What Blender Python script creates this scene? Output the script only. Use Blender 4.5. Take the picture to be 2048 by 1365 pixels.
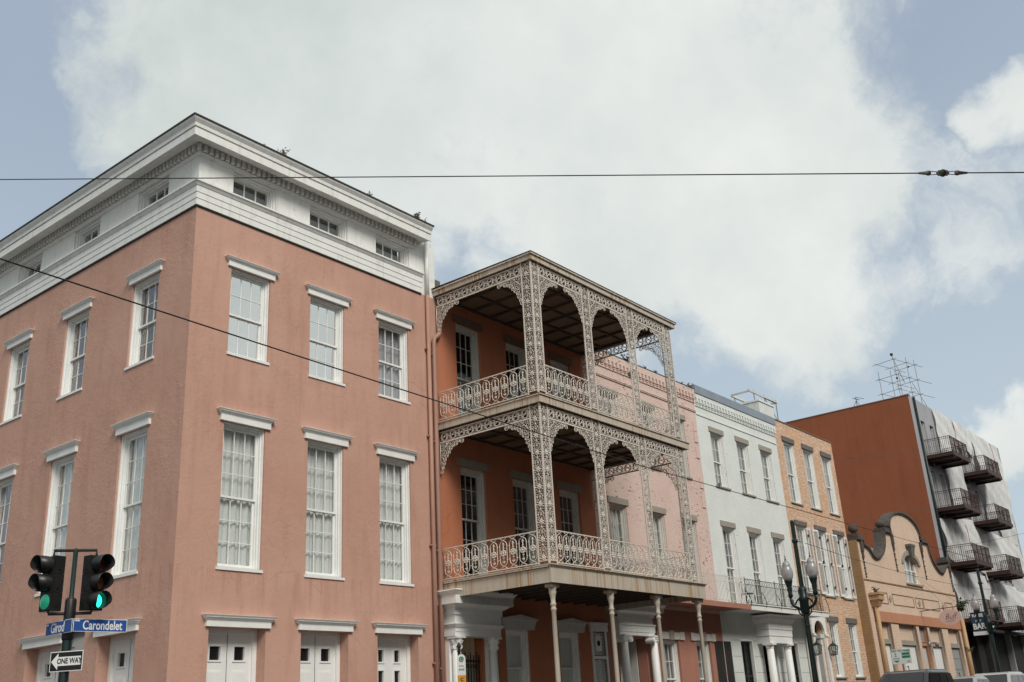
import bpy, bmesh, math, random
from mathutils import Vector, Matrix
random.seed(7)
R = math.radians
sc = bpy.context.scene
for o in list(bpy.data.objects): bpy.data.objects.remove(o)
col = sc.collection

# ------------------------------------------------------------------ camera
FWD = Vector((0.737506, 0.576453, 0.351834))
RGT = Vector((0.630510, -0.774376, -0.052904))
UPV = Vector((-0.241955, -0.260852, 0.934566))
cam = bpy.data.cameras.new('camera')
co = bpy.data.objects.new('camera', cam); col.objects.link(co)
M = Matrix((RGT, UPV, -FWD)).transposed().to_4x4()
M.translation = Vector((-11.294, -17.384, 1.0))
co.matrix_world = M
cam.sensor_width = 36.0
cam.lens = 36.0 * 2022.85 / 2048.0
cam.clip_start = 0.1; cam.clip_end = 5000
sc.camera = co

# ------------------------------------------------------------------ world, sun, exposure
SUN = Vector((-0.30, -0.68, 0.68)).normalized()
w = bpy.data.worlds.new('World'); sc.world = w; w.use_nodes = True
nt = w.node_tree; nt.nodes.clear()
def N(t, **kw):
    n = nt.nodes.new(t)
    for k, v in kw.items(): setattr(n, k, v)
    return n
def lk(a, b): nt.links.new(a, b)
def val(n, i, v): n.inputs[i].default_value = v
def math_(op, a, b=None, c=None, clamp=False):
    n = N('ShaderNodeMath', operation=op); n.use_clamp = clamp
    for i, x in enumerate((a, b, c)):
        if x is None: continue
        if isinstance(x, (int, float)): n.inputs[i].default_value = x
        else: lk(x, n.inputs[i])
    return n.outputs[0]
out = N('ShaderNodeOutputWorld'); bg = N('ShaderNodeBackground'); val(bg, 1, 0.1)
lk(bg.outputs[0], out.inputs[0])
sky = N('ShaderNodeTexSky', sky_type='NISHITA'); sky.sun_disc = False
sky.sun_elevation = math.asin(SUN.z); sky.sun_rotation = math.atan2(SUN.x, SUN.y)
sky.air_density = 1.0; sky.dust_density = 1.5; sky.ozone_density = 1.5
tc = N('ShaderNodeTexCoord')
D = tc.outputs['Generated']
# billows: three octaves of noise on the view direction
n1 = N('ShaderNodeTexNoise'); lk(D, n1.inputs['Vector']); val(n1, 'Scale', 6.5); val(n1, 'Detail', 7); val(n1, 'Roughness', 0.56); val(n1, 'Distortion', 0.35)
n2 = N('ShaderNodeTexNoise'); lk(D, n2.inputs['Vector']); val(n2, 'Scale', 2.1); val(n2, 'Detail', 4); val(n2, 'Roughness', 0.5)
n3 = N('ShaderNodeTexNoise'); lk(D, n3.inputs['Vector']); val(n3, 'Scale', 3.4); val(n3, 'Detail', 5); val(n3, 'Roughness', 0.5)
blobs = [(0.42,0.70,0.578,5.4),(0.500,0.647,0.576,8.8),(0.605,0.561,0.565,9.6),(0.702,0.456,0.547,10.2),(0.774,0.335,0.537,9.9),
         (0.845,0.331,0.419,6.3),(0.756,0.487,0.438,6.5),(0.849,0.245,0.467,4.8),(0.797,0.248,0.551,4.0),(0.876,0.098,0.472,2.3),
         (0.959,0.187,0.212,1.9),(0.633,0.583,0.510,5.6),(0.45,0.55,0.70,12),(0.62,0.36,0.70,12)]
wn_ = N('ShaderNodeTexNoise'); lk(D, wn_.inputs['Vector']); val(wn_, 'Scale', 5.0); val(wn_, 'Detail', 9); val(wn_, 'Roughness', 0.6)
wv_ = N('ShaderNodeVectorMath', operation='SUBTRACT'); lk(wn_.outputs[1], wv_.inputs[0]); wv_.inputs[1].default_value = (.5, .5, .5)
ws_ = N('ShaderNodeVectorMath', operation='MULTIPLY_ADD'); lk(wv_.outputs[0], ws_.inputs[0]); ws_.inputs[1].default_value = (.20, .20, .20); lk(D, ws_.inputs[2])
wz_ = N('ShaderNodeVectorMath', operation='NORMALIZE'); lk(ws_.outputs[0], wz_.inputs[0])
DW = wz_.outputs[0]
acc = None
for x, y, z, r in blobs:
    dp = N('ShaderNodeVectorMath', operation='DOT_PRODUCT'); lk(DW, dp.inputs[0])
    dp.inputs[1].default_value = Vector((x, y, z)).normalized()
    c = math.cos(R(r))
    q = math_('MULTIPLY_ADD', dp.outputs['Value'], 1 / (1 - c), -c / (1 - c))
    acc = q if acc is None else math_('SMOOTH_MAX', acc, q, 0.6)
acc = math_('MAXIMUM', acc, -1.2)
acc = math_('MINIMUM', acc, 1.0)
n5 = N('ShaderNodeTexNoise'); lk(DW, n5.inputs['Vector']); val(n5, 'Scale', 15.0); val(n5, 'Detail', 6); val(n5, 'Roughness', 0.62)
dens = math_('ADD', acc, math_('MULTIPLY_ADD', n1.outputs[0], 2.4, -1.12))
dens = math_('ADD', dens, math_('MULTIPLY_ADD', n5.outputs[0], 1.5, -0.75))
# elsewhere in the sky: the same kind of broken cloud
gen = math_('MULTIPLY_ADD', n2.outputs[0], 9.0, -3.45)
fv = N('ShaderNodeVectorMath', operation='DOT_PRODUCT'); lk(D, fv.inputs[0]); fv.inputs[1].default_value = FWD
inv = N('ShaderNodeMapRange', interpolation_type='SMOOTHSTEP'); lk(fv.outputs['Value'], inv.inputs[0])
for i, v in ((1, 0.70), (2, 0.90), (3, 0.0), (4, 1.0)): val(inv, i, v)
gen = math_('SUBTRACT', gen, math_('MULTIPLY', inv.outputs[0], 4.0))
lv = N('ShaderNodeVectorMath', operation='DOT_PRODUCT'); lk(D, lv.inputs[0]); lv.inputs[1].default_value = Vector((-.40, .82, .40)).normalized()
li = N('ShaderNodeMapRange', interpolation_type='SMOOTHSTEP'); lk(lv.outputs['Value'], li.inputs[0])
for i, v in ((1, 0.70), (2, 0.92), (3, 0.0), (4, 1.0)): val(li, i, v)
gen = math_('SUBTRACT', gen, math_('MULTIPLY', li.outputs[0], 3.0))       # the blue at the left edge goes on
gen = math_('ADD', gen, math_('MULTIPLY_ADD', n1.outputs[0], 2.0, -1.0))
dens = math_('MAXIMUM', dens, gen)
cm = N('ShaderNodeMapRange', interpolation_type='SMOOTHSTEP'); lk(dens, cm.inputs[0])
for i, v in ((1, -0.35), (2, 0.70), (3, 0.0), (4, 1.0)): val(cm, i, v)
# thin torn wisps beside the big cloud
acc2 = None
for x, y, z, r in ((0.905,0.19,0.375,3.6),(0.893,0.155,0.425,3.2),(0.62,0.60,0.49,3.0),(0.80,0.45,0.36,5.0)):
    dp = N('ShaderNodeVectorMath', operation='DOT_PRODUCT'); lk(DW, dp.inputs[0]); dp.inputs[1].default_value = Vector((x, y, z)).normalized()
    c = math.cos(R(r)); q = math_('MULTIPLY_ADD', dp.outputs['Value'], 1 / (1 - c), -c / (1 - c))
    acc2 = q if acc2 is None else math_('MAXIMUM', acc2, q)
acc2 = math_('MAXIMUM', acc2, -2.0)
d2 = math_('ADD', acc2, math_('MULTIPLY_ADD', n5.outputs[0], 4.0, -2.1))
cm2 = N('ShaderNodeMapRange', interpolation_type='SMOOTHSTEP'); lk(d2, cm2.inputs[0])
for i, v in ((1, -0.3), (2, 1.3), (3, 0.0), (4, 0.75)): val(cm2, i, v)
CM = math_('MAXIMUM', cm.outputs[0], cm2.outputs[0])
# thin haze: pale veil over the blue
veil = N('ShaderNodeMix', data_type='RGBA'); val(veil, 0, 0.86)
lk(sky.outputs[0], veil.inputs[6]); 
sep = N('ShaderNodeSeparateXYZ'); lk(D, sep.inputs[0])
hz = N('ShaderNodeMapRange', interpolation_type='SMOOTHSTEP'); lk(sep.outputs[2], hz.inputs[0])
for i, v in ((1, 0.15), (2, 0.62), (3, 0.0), (4, 1.0)): val(hz, i, v)
hc = N('ShaderNodeMix', data_type='RGBA'); lk(hz.outputs[0], hc.inputs[0]); hc.inputs[6].default_value = (2.9, 3.42, 3.78, 1); hc.inputs[7].default_value = (1.95, 2.36, 3.0, 1)
lk(hc.outputs[2], veil.inputs[7])
vb = N('ShaderNodeMix', data_type='RGBA')
lk(math_('MULTIPLY', n3.outputs[0], 0.4), vb.inputs[0]); lk(veil.outputs[2], vb.inputs[6]); vb.inputs[7].default_value = (3.1, 3.55, 3.8, 1)
cr = N('ShaderNodeMix', data_type='RGBA')
n4 = N('ShaderNodeTexNoise'); lk(D, n4.inputs['Vector']); val(n4, 'Scale', 9.0); val(n4, 'Detail', 6); val(n4, 'Roughness', 0.6)
gd_ = N('ShaderNodeVectorMath', operation='DOT_PRODUCT'); lk(D, gd_.inputs[0]); gd_.inputs[1].default_value = Vector((.79, .30, .54)).normalized()
gl_ = N('ShaderNodeMapRange', interpolation_type='SMOOTHSTEP'); lk(gd_.outputs['Value'], gl_.inputs[0])
for i, v in ((1, 0.90), (2, 1.0), (3, 0.0), (4, 0.45)): val(gl_, i, v)
ct = math_('ADD', math_('MULTIPLY_ADD', n3.outputs[0], 1.6, -0.50), gl_.outputs[0])
ct = math_('ADD', ct, math_('MULTIPLY_ADD', n4.outputs[0], 0.9, -0.45), clamp=True)
lk(ct, cr.inputs[0]); cr.inputs[6].default_value = (3.40, 3.74, 3.62, 1); cr.inputs[7].default_value = (4.9, 5.05, 4.95, 1)
mx = N('ShaderNodeMix', data_type='RGBA'); lk(CM, mx.inputs[0]); lk(vb.outputs[2], mx.inputs[6]); lk(cr.outputs[2], mx.inputs[7])
lk(mx.outputs[2], bg.inputs[0])

sl = bpy.data.lights.new('sun', 'SUN'); sl.energy = 1.5; sl.angle = R(24); sl.color = (1.0, 0.95, 0.88)
so = bpy.data.objects.new('sun', sl); col.objects.link(so)
so.rotation_euler = (-SUN).to_track_quat('-Z', 'Y').to_euler(); so.location = (0, -30, 40)
vs = sc.view_settings
vs.view_transform = 'Standard'; vs.look = 'None'; vs.exposure = 0.8; vs.gamma = 1.0
try: vs.use_curve_mapping = False
except Exception: pass
sc.render.resolution_x = 1024; sc.render.resolution_y = 682
sc.cycles.max_bounces = 8; sc.cycles.transparent_max_bounces = 16

# ------------------------------------------------------------------ materials
MT = {}
def nodes(name):
    m = bpy.data.materials.new(name); m.use_nodes = True
    t = m.node_tree; t.nodes.clear()
    o = t.nodes.new('ShaderNodeOutputMaterial')
    MT[name] = m
    return m, t, o
class T:
    def __init__(s, t): s.t = t
    def n(s, k, **kw):
        x = s.t.nodes.new(k)
        for a, v in kw.items(): setattr(x, a, v)
        return x
    def l(s, a, b): s.t.links.new(a, b)
    def noise(s, vec, scale, detail=4, rough=.55, dist=0):
        x = s.n('ShaderNodeTexNoise')
        if vec is not None: s.l(vec, x.inputs['Vector'])
        x.inputs['Scale'].default_value = scale; x.inputs['Detail'].default_value = detail
        x.inputs['Roughness'].default_value = rough; x.inputs['Distortion'].default_value = dist
        return x.outputs[0]
    def map(s, vec, scale=(1,1,1), rot=(0,0,0), loc=(0,0,0)):
        x = s.n('ShaderNodeMapping'); s.l(vec, x.inputs[0])
        x.inputs['Scale'].default_value = scale; x.inputs['Rotation'].default_value = rot; x.inputs['Location'].default_value = loc
        return x.outputs[0]
    def rng(s, v, a, b, c, d, smooth=False):
        x = s.n('ShaderNodeMapRange', interpolation_type='SMOOTHSTEP' if smooth else 'LINEAR'); s.l(v, x.inputs[0])
        for i, q in enumerate((a, b, c, d)): x.inputs[i+1].default_value = q
        return x.outputs[0]
    def mix(s, f, a, b, blend='MIX'):
        x = s.n('ShaderNodeMix', data_type='RGBA', blend_type=blend)
        for i, q in ((0, f), (6, a), (7, b)):
            if isinstance(q, (int, float)): x.inputs[i].default_value = q
            elif isinstance(q, tuple): x.inputs[i].default_value = (*q, 1) if len(q) == 3 else q
            else: s.l(q, x.inputs[i])
        return x.outputs[2]
    def mul(s, a, b):
        x = s.n('ShaderNodeMath', operation='MULTIPLY')
        for i, q in enumerate((a, b)):
            if isinstance(q, (int, float)): x.inputs[i].default_value = q
            else: s.l(q, x.inputs[i])
        return x.outputs[0]
    def bump(s, h, strength=.3, dist=.02, nrm=None):
        x = s.n('ShaderNodeBump'); s.l(h, x.inputs['Height'])
        x.inputs['Strength'].default_value = strength; x.inputs['Distance'].default_value = dist
        if nrm is not None: s.l(nrm, x.inputs['Normal'])
        return x.outputs[0]
    def out(s, o, colr, rough=.7, nrm=None, metal=0, spec=.4, **kw):
        p = s.n('ShaderNodeBsdfPrincipled')
        for i, q in (('Base Color', colr), ('Roughness', rough), ('Metallic', metal), ('Specular IOR Level', spec)):
            if isinstance(q, (int, float)): p.inputs[i].default_value = q
            elif isinstance(q, tuple): p.inputs[i].default_value = (*q, 1)
            else: s.l(q, p.inputs[i])
        for k, v in kw.items(): p.inputs[k].default_value = v
        if nrm is not None: s.l(nrm, p.inputs['Normal'])
        s.l(p.outputs[0], o.inputs[0]); return p
def pmat(name, c, c2=None, rough=.7, scale=3.0, streak=0.0, bump=.15, bscale=60, bdist=.01, metal=0, spec=.4, grime=None, gamt=0.0, rnd=0.0, rust=0.0):
    m, t, o = nodes(name); s = T(t)
    tc = s.n('ShaderNodeTexCoord').outputs['Object']
    c2 = c2 or tuple(x * .82 for x in c)
    f = s.rng(s.noise(tc, scale, 5, .6), .3, .7, 0, 1)
    colr = s.mix(f, c, c2)
    if streak:
        g = s.noise(s.map(tc, (7, 7, .5)), 1.0, 4, .6)
        colr = s.mix(s.rng(g, .52, .78, 0, streak), colr, tuple(x * .45 for x in c))
    if grime:
        g = s.noise(tc, scale * 2.3, 6, .7)
        colr = s.mix(s.rng(g, .55, .72, 0, gamt), colr, grime)
    if rust:
        g = s.mul(s.rng(s.noise(s.map(tc, (16, 16, .12)), 1.0, 3, .6), .50, .60, 0, 1), s.rng(s.noise(s.map(tc, (1, 1, .1)), .8, 3, .6), .40, .54, 0, rust))
        colr = s.mix(g, colr, (.36, .20, .075))
    if rnd:
        oi = s.n('ShaderNodeObjectInfo').outputs['Random']
        colr = s.mix(s.rng(oi, 0, 1, 0, rnd), colr, tuple(x * .5 for x in c))
    nr = s.bump(s.noise(tc, bscale, 4, .6), bump, bdist) if bump else None
    s.out(o, colr, rough, nr, metal, spec)
    return m
def stucco(name, c, c2, c3, rough=.85, bmp=1.0, drips=()):
    m, t, o = nodes(name); s = T(t)
    tc = s.n('ShaderNodeTexCoord').outputs['Object']
    a = s.rng(s.noise(tc, .45, 5, .6, .4), .35, .66, 0, 1)
    colr = s.mix(a, c, c2)
    b = s.rng(s.noise(s.map(tc, (2.2, 2.2, .35)), 1.0, 5, .65), .5, .75, 0, .75)
    colr = s.mix(b, colr, c3)
    d = s.rng(s.noise(tc, 3.5, 6, .7), .55, .75, 0, .22)
    colr = s.mix(d, colr, tuple(x * .62 for x in c))
    # short drips and damp blooms with their own shapes
    e = s.rng(s.noise(s.map(tc, (9, 9, .8)), 1.0, 3, .6), .64, .8, 0, .35)
    colr = s.mix(e, colr, tuple(x * .6 for x in c3))
    if drips:
        sz = s.n('ShaderNodeSeparateXYZ'); s.l(tc, sz.inputs[0])
        for z0_, z1_, amt, cc in drips:
            st = s.rng(s.noise(s.map(tc, (5.5, 5.5, .25)), 1.0, 4, .65), .50, .70, 0, amt)
            st = s.mul(st, s.rng(sz.outputs[2], z0_, z1_, 0, 1, True)); st = s.mul(st, s.rng(sz.outputs[2], z1_, z1_+.02, 1, 0))
            colr = s.mix(st, colr, cc)
    # hairline cracks
    v = s.n('ShaderNodeTexVoronoi', feature='DISTANCE_TO_EDGE')
    wv = s.n('ShaderNodeMix', data_type='VECTOR'); wv.inputs[0].default_value = .25; s.l(tc, wv.inputs[4])
    nz = s.n('ShaderNodeTexNoise'); s.l(tc, nz.inputs['Vector']); nz.inputs['Scale'].default_value = 1.3; nz.inputs['Detail'].default_value = 6
    s.l(nz.outputs[1], wv.inputs[5]); s.l(wv.outputs[1], v.inputs['Vector']); v.inputs['Scale'].default_value = .75
    ck = s.rng(v.outputs['Distance'], .0015, .005, 1, 0)
    ck = s.mul(ck, s.rng(s.noise(tc, .6, 2), .52, .6, 0, .3))
    colr = s.mix(ck, colr, tuple(x * .4 for x in c3))
    h1 = s.noise(tc, 9, 6, .68); h2 = s.noise(tc, 34, 4, .6)
    am = s.mul(s.rng(s.noise(tc, .5, 3, .6), .35, .65, .12, .85), bmp)
    n1_ = s.bump(s.mul(h1, am), .6, .04)
    pit = s.rng(s.noise(tc, 15, 3, .55), .60, .74, 0, 1)
    pit = s.mul(pit, s.rng(s.noise(tc, 1.1, 3, .6), .42, .62, 0, 1))
    colr = s.mix(s.mul(pit, .45*bmp), colr, tuple(x * .5 for x in c3))
    n2_ = s.bump(s.mul(h2, am), .45, .014, n1_)
    s.out(o, colr, rough, n2_, 0, .25)
    return m
def brick(name, c1, c2, mortar, patch=None, pamt=.0, rough=.85, bw=.21, bh=.075, ms=.011, fleck=None, stain=None, bstr=.6, mside=.1, mott=None, ft=.585):
    m, t, o = nodes(name); s = T(t)
    tc = s.n('ShaderNodeTexCoord').outputs['Object']
    sx = s.n('ShaderNodeSeparateXYZ'); s.l(tc, sx.inputs[0])
    ad = s.n('ShaderNodeMath', operation='ADD'); s.l(sx.outputs[0], ad.inputs[0]); s.l(sx.outputs[1], ad.inputs[1])
    cb_ = s.n('ShaderNodeCombineXYZ'); s.l(ad.outputs[0], cb_.inputs[0]); s.l(sx.outputs[2], cb_.inputs[1])
    b = s.n('ShaderNodeTexBrick'); s.l(cb_.outputs[0], b.inputs['Vector'])
    for k, v in (('Scale', 1.0), ('Mortar Size', ms), ('Mortar Smooth', mside), ('Bias', 0.0), ('Brick Width', bw), ('Row Height', bh)): b.inputs[k].default_value = v
    b.inputs['Color1'].default_value = (*c1, 1); b.inputs['Color2'].default_value = (*c2, 1); b.inputs['Mortar'].default_value = (*mortar, 1)
    colr = b.outputs['Color']
    colr = s.mix(s.rng(s.noise(tc, .8, 5, .6), .35, .68, 0, .35), colr, tuple(x * .72 for x in c2))
    if mott: colr = s.mix(s.rng(s.noise(s.map(tc, (5, 5, 9)), 1.0, 4, .7), .42, .62, 0, mott[3]), colr, mott[:3])
    if patch: colr = s.mix(s.rng(s.noise(tc, 1.1, 6, .65, .5), .56, .66, 0, pamt), colr, patch)
    if fleck:
        fl = s.mul(s.rng(s.noise(s.map(tc, (4.5, 4.5, 12)), 1.0, 3, .6), ft, ft+.05, 0, .9), s.rng(s.noise(tc, .55, 3, .6), .44, .56, 0, 1))
        colr = s.mix(fl, colr, fleck)
    if stain: colr = s.mix(s.rng(s.noise(s.map(tc, (3, 3, .5)), 1.0, 5, .65), .55, .78, 0, .55), colr, stain)
    inv_ = s.rng(b.outputs['Fac'], 0, 1, 1, 0)
    nr = s.bump(inv_, bstr, .012)
    nr = s.bump(s.noise(tc, 22, 5, .65), .35, .02, nr)
    s.out(o, colr, rough, nr, 0, .25)
    return m
def glass(name, tint=(.93, .96, .95), ior=1.95, rough=0.0, refl=None):
    m, t, o = nodes(name); s = T(t)
    tc = s.n('ShaderNodeTexCoord').outputs['Object']
    lw = s.n('ShaderNodeLayerWeight'); lw.inputs[0].default_value = .5
    f0 = 2*((ior-1)/(ior+1))**2 if ior < 1.7 else ((ior-1)/(ior+1))**2
    f0 = refl or f0
    pw_ = s.n('ShaderNodeMath', operation='POWER'); s.l(lw.outputs['Facing'], pw_.inputs[0]); pw_.inputs[1].default_value = 2.8
    f = s.n('ShaderNodeMath', operation='MULTIPLY_ADD'); s.l(pw_.outputs[0], f.inputs[0]); f.inputs[1].default_value = 1-f0; f.inputs[2].default_value = f0
    nr = s.bump(s.noise(tc, 3.0, 2, .5), .06, .05)
    g = s.n('ShaderNodeBsdfGlossy'); g.inputs['Roughness'].default_value = rough; s.l(nr, g.inputs['Normal'])
    tr = s.n('ShaderNodeBsdfTransparent'); tr.inputs[0].default_value = (*tint, 1)
    x = s.n('ShaderNodeMixShader'); s.l(f.outputs[0], x.inputs[0]); s.l(tr.outputs[0], x.inputs[1]); s.l(g.outputs[0], x.inputs[2])
    s.l(x.outputs[0], o.inputs[0]); return m
def cloth(name, c, trans=.35):
    m, t, o = nodes(name); s = T(t)
    d = s.n('ShaderNodeBsdfDiffuse'); d.inputs[0].default_value = (*c, 1)
    l_ = s.n('ShaderNodeBsdfTranslucent'); l_.inputs[0].default_value = (*c, 1)
    x = s.n('ShaderNodeMixShader'); x.inputs[0].default_value = trans
    s.l(d.outputs[0], x.inputs[1]); s.l(l_.outputs[0], x.inputs[2]); s.l(x.outputs[0], o.inputs[0]); return m
def emit(name, c, st, base=(.02, .05, .04)):
    m, t, o = nodes(name); s = T(t)
    p = s.out(o, base, .25, None, 0, .5)
    p.inputs['Emission Color'].default_value = (*c, 1); p.inputs['Emission Strength'].default_value = st
    return m

stucco('pink_stucco', (.555, .335, .26), (.495, .285, .217), (.42, .225, .168), drips=((3.2, 4.19, .75, (.40, .19, .135)), (10.9, 11.95, .45, (.40, .25, .20)), (7.9, 8.76, .45, (.42, .23, .17))))
stucco('pink_stucco_rough', (.555, .335, .26), (.495, .285, .217), (.42, .225, .168), bmp=1.25, drips=((3.2, 4.19, .75, (.40, .19, .135)), (10.9, 11.95, .45, (.40, .25, .20)), (7.9, 8.76, .45, (.42, .23, .17))))
stucco('orange_stucco', (.50, .19, .105), (.46, .17, .09), (.40, .145, .08), bmp=.5)
stucco('salmon_stucco', (.42, .20, .145), (.38, .18, .13), (.33, .15, .11))
stucco('brown_wall', (.30, .098, .047), (.275, .088, .042), (.24, .072, .035), bmp=.25)
stucco('grey_wall', (.36, .36, .38), (.33, .33, .35), (.28, .28, .30))
stucco('white_stucco', (.70, .73, .70), (.64, .67, .64), (.56, .58, .55))
stucco('tan_stucco', (.52, .25, .15), (.48, .23, .14), (.42, .19, .115), bmp=.4)
pmat('white_paint', (.80, .80, .77), (.74, .735, .70), rough=.55, scale=2.0, streak=.35, bump=.15, bscale=40, grime=(.42, .40, .36), gamt=.45)
pmat('white_trim', (.84, .84, .82), (.77, .77, .74), rough=.5, scale=4.0, streak=.12, bump=.10, bscale=50, grime=(.5, .48, .44), gamt=.2)
pmat('old_paint', (.66, .65, .61), (.58, .57, .53), rough=.6, scale=4.0, streak=.2, bump=.15, bscale=40, grime=(.33, .31, .28), gamt=.4)
pmat('iron_cream', (.70, .645, .575), (.64, .585, .515), rough=.5, scale=5.0, bump=.2, bscale=70, grime=(.24, .15, .09), gamt=.45)
pmat('fascia_cream', (.56, .50, .42), (.50, .44, .365), rough=.55, scale=1.5, streak=.35, bump=.1, bscale=40, grime=(.36, .21, .08), gamt=.3, rust=.85)
pmat('stone_lintel', (.36, .32, .27), (.29, .26, .22), rough=.85, scale=5.0, streak=.3, bump=.35, bscale=35)
pmat('dark_lintel', (.17, .15, .14), (.12, .11, .10), rough=.8, scale=5.0, streak=.3, bump=.3, bscale=35)
pmat('brown_lintel', (.22, .15, .11), (.18, .12, .09), rough=.8, scale=5.0, bump=.3, bscale=35)
pmat('ceiling_panel', (.26, .19, .12), (.19, .14, .09), rough=.8, scale=3.0, bump=.2, bscale=20, rnd=.45)
pmat('floor_board', (.10, .085, .07), (.075, .065, .055), rough=.8, scale=4, bump=.2, bscale=30)
pmat('ceiling_beam', (.10, .075, .055), (.08, .06, .045), rough=.8, scale=3.0, bump=.2, bscale=30)
pmat('roof_dark', (.035, .037, .038), (.05, .05, .05), rough=.7, scale=4.0, bump=.3, bscale=30)
pmat('flashing', (.30, .34, .40), (.24, .28, .33), rough=.4, scale=2.0, streak=.3, bump=.08, bscale=20, metal=.4)
pmat('old_coping', (.11, .09, .075), (.055, .048, .042), rough=.85, scale=3.0, streak=.3, bump=.4, bscale=20, grime=(.22, .20, .17), gamt=.5)
pmat('iron_black', (.02, .02, .02), (.03, .025, .02), rough=.5, scale=5, bump=.15, bscale=60, grime=(.09, .05, .03), gamt=.4)
pmat('iron_rust', (.055, .022, .015), (.04, .018, .014), rough=.6, scale=5, bump=.15, bscale=60)
pmat('door_white', (.82, .82, .80), (.77, .77, .75), rough=.45, scale=2.0, streak=.1, bump=.08, bscale=30, grime=(.55, .53, .5), gamt=.15)
pmat('dark_glass', (.012, .013, .014), (.02, .02, .02), rough=.08, bump=0, spec=.6)
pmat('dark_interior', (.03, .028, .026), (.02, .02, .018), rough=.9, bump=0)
pmat('interior', (.14, .13, .12), (.12, .11, .10), rough=.9, bump=0)
pmat('asphalt', (.05, .05, .052), (.04, .04, .042), rough=.9, scale=1.5, bump=.5, bscale=70)
pmat('paving', (.22, .21, .20), (.18, .175, .165), rough=.9, scale=1.5, bump=.3, bscale=50)
pmat('ground_far', (.09, .088, .085), (.07, .07, .068), rough=.95, scale=.05, bump=0)
pmat('lamp_green', (.008, .020, .019), (.011, .025, .023), rough=.35, scale=6, bump=.1, bscale=40)
pmat('signal_black', (.012, .012, .012), (.02, .02, .02), rough=.35, scale=6, bump=.08, bscale=40)
pmat('sign_blue', (.018, .075, .29), (.02, .085, .31), rough=.4, scale=5, bump=0)
pmat('sign_white', (.80, .80, .78), (.75, .75, .73), rough=.4, scale=5, bump=0)
pmat('sign_black', (.012, .012, .013), (.016, .016, .016), rough=.4, scale=5, bump=0)
pmat('sign_green', (.02, .22, .12), (.02, .2, .11), rough=.4, scale=5, bump=0)
pmat('sign_red', (.45, .03, .03), (.40, .03, .03), rough=.4, bump=0)
pmat('sign_yellow', (.72, .33, .03), (.68, .31, .03), rough=.4, bump=0)
pmat('sign_pink', (.66, .46, .42), (.63, .43, .39), rough=.5, scale=2, bump=0)
pmat('sign_navy', (.03, .07, .13), (.035, .08, .14), rough=.6, bump=0)
pmat('sign_back', (.25, .25, .24), (.22, .22, .21), rough=.5, bump=0, metal=.3)
pmat('wire_black', (.012, .011, .012), rough=.5, bump=0)
pmat('steel', (.30, .29, .27), (.22, .21, .19), rough=.45, scale=10, bump=.1, metal=.6)
pmat('insulator', (.10, .10, .075), (.08, .08, .06), rough=.3, scale=10, bump=0)
pmat('pink_pipe', (.43, .245, .185), (.39, .215, .16), rough=.55, scale=3, streak=.2, bump=.1)
pmat('tan_pipe', (.48, .31, .17), (.42, .27, .14), rough=.6, scale=3, bump=.1)
pmat('white_rack', (.62, .62, .60), (.5, .5, .48), rough=.5, bump=0)
pmat('leaf', (.055, .085, .035), (.09, .085, .04), rough=.7, scale=20, bump=0, rnd=.5)
pmat('stem_brown', (.10, .075, .045), rough=.9, bump=0)
pmat('tyre', (.015, .015, .015), rough=.8, bump=0)
pmat('rim', (.4, .4, .41), rough=.3, bump=0, metal=.8)
pmat('chrome', (.5, .5, .5), rough=.15, bump=0, metal=1)
for nme, cc in (('car_black', (.010, .010, .013)), ('car_silver', (.55, .55, .54)), ('car_white', (.70, .69, .65)), ('car_dark', (.03, .035, .04))):
    m, t, o = nodes(nme); s = T(t); p = s.out(o, cc, .3, None, .1, .5); p.inputs['Coat Weight'].default_value = .8; p.inputs['Coat Roughness'].default_value = .05
m, t, o = nodes('tail_red'); s = T(t); s.out(o, (.35, .01, .01), .15)
m, t, o = nodes('globe_glass'); s = T(t)
p = s.out(o, (.54, .52, .53), .2, None, 0, .5); p.inputs['Transmission Weight'].default_value = .45
brick('pink_brick', (.74, .585, .525), (.71, .555, .49), (.66, .49, .43), patch=(.66, .44, .37), pamt=.55, fleck=(.16, .085, .065), bstr=.35, mott=(.64, .45, .385, .4))
brick('white_brick', (.79, .82, .79), (.76, .79, .765), (.70, .73, .705), patch=(.66, .69, .66), pamt=.35, fleck=(.12, .12, .11), stain=(.60, .63, .60), bstr=.45, ft=.66)
MT['white_brick'].node_tree  # painted brick
brick('orange_brick', (.58, .29, .165), (.82, .53, .34), (.74, .62, .50), patch=(.70, .36, .13), pamt=.6, stain=(.50, .27, .16), ms=.018, bstr=.8, mott=(.40, .18, .09, .5))
brick('yellow_brick', (.73, .55, .425), (.78, .595, .465), (.62, .46, .345), patch=(.70, .51, .40), pamt=.4, stain=(.56, .40, .29), bh=.07, bw=.2, ms=.009)
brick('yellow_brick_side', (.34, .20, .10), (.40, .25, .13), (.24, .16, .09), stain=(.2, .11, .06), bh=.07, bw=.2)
brick('old_dark_brick', (.16, .085, .06), (.19, .10, .07), (.17, .14, .12))
glass('window_glass'); glass('old_glass', (.80, .84, .83), 1.8)
glass('film_glass', (.95, .97, .96), refl=.93)
glass('car_glass', (.25, .28, .28), 1.9)
cloth('dusk_blind', (.20, .20, .21), .1); cloth('brown_curtain', (.16, .12, .10), .1); cloth('curtain_white', (.90, .90, .88), .2); cloth('blind_white', (.90, .92, .90), .1); cloth('curtain_grey', (.42, .43, .42), .25); cloth('lace', (.62, .60, .64), .35)
emit('lens_green_lit', (.03, 1.0, .62), 1.1, (.01, .25, .18)); emit('lens_green_dim', (.02, .55, .30), .14, (.01, .15, .09))
pmat('lens_red', (.10, .012, .010), rough=.2, bump=0); pmat('lens_amber', (.22, .07, .012), rough=.2, bump=0)
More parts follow.
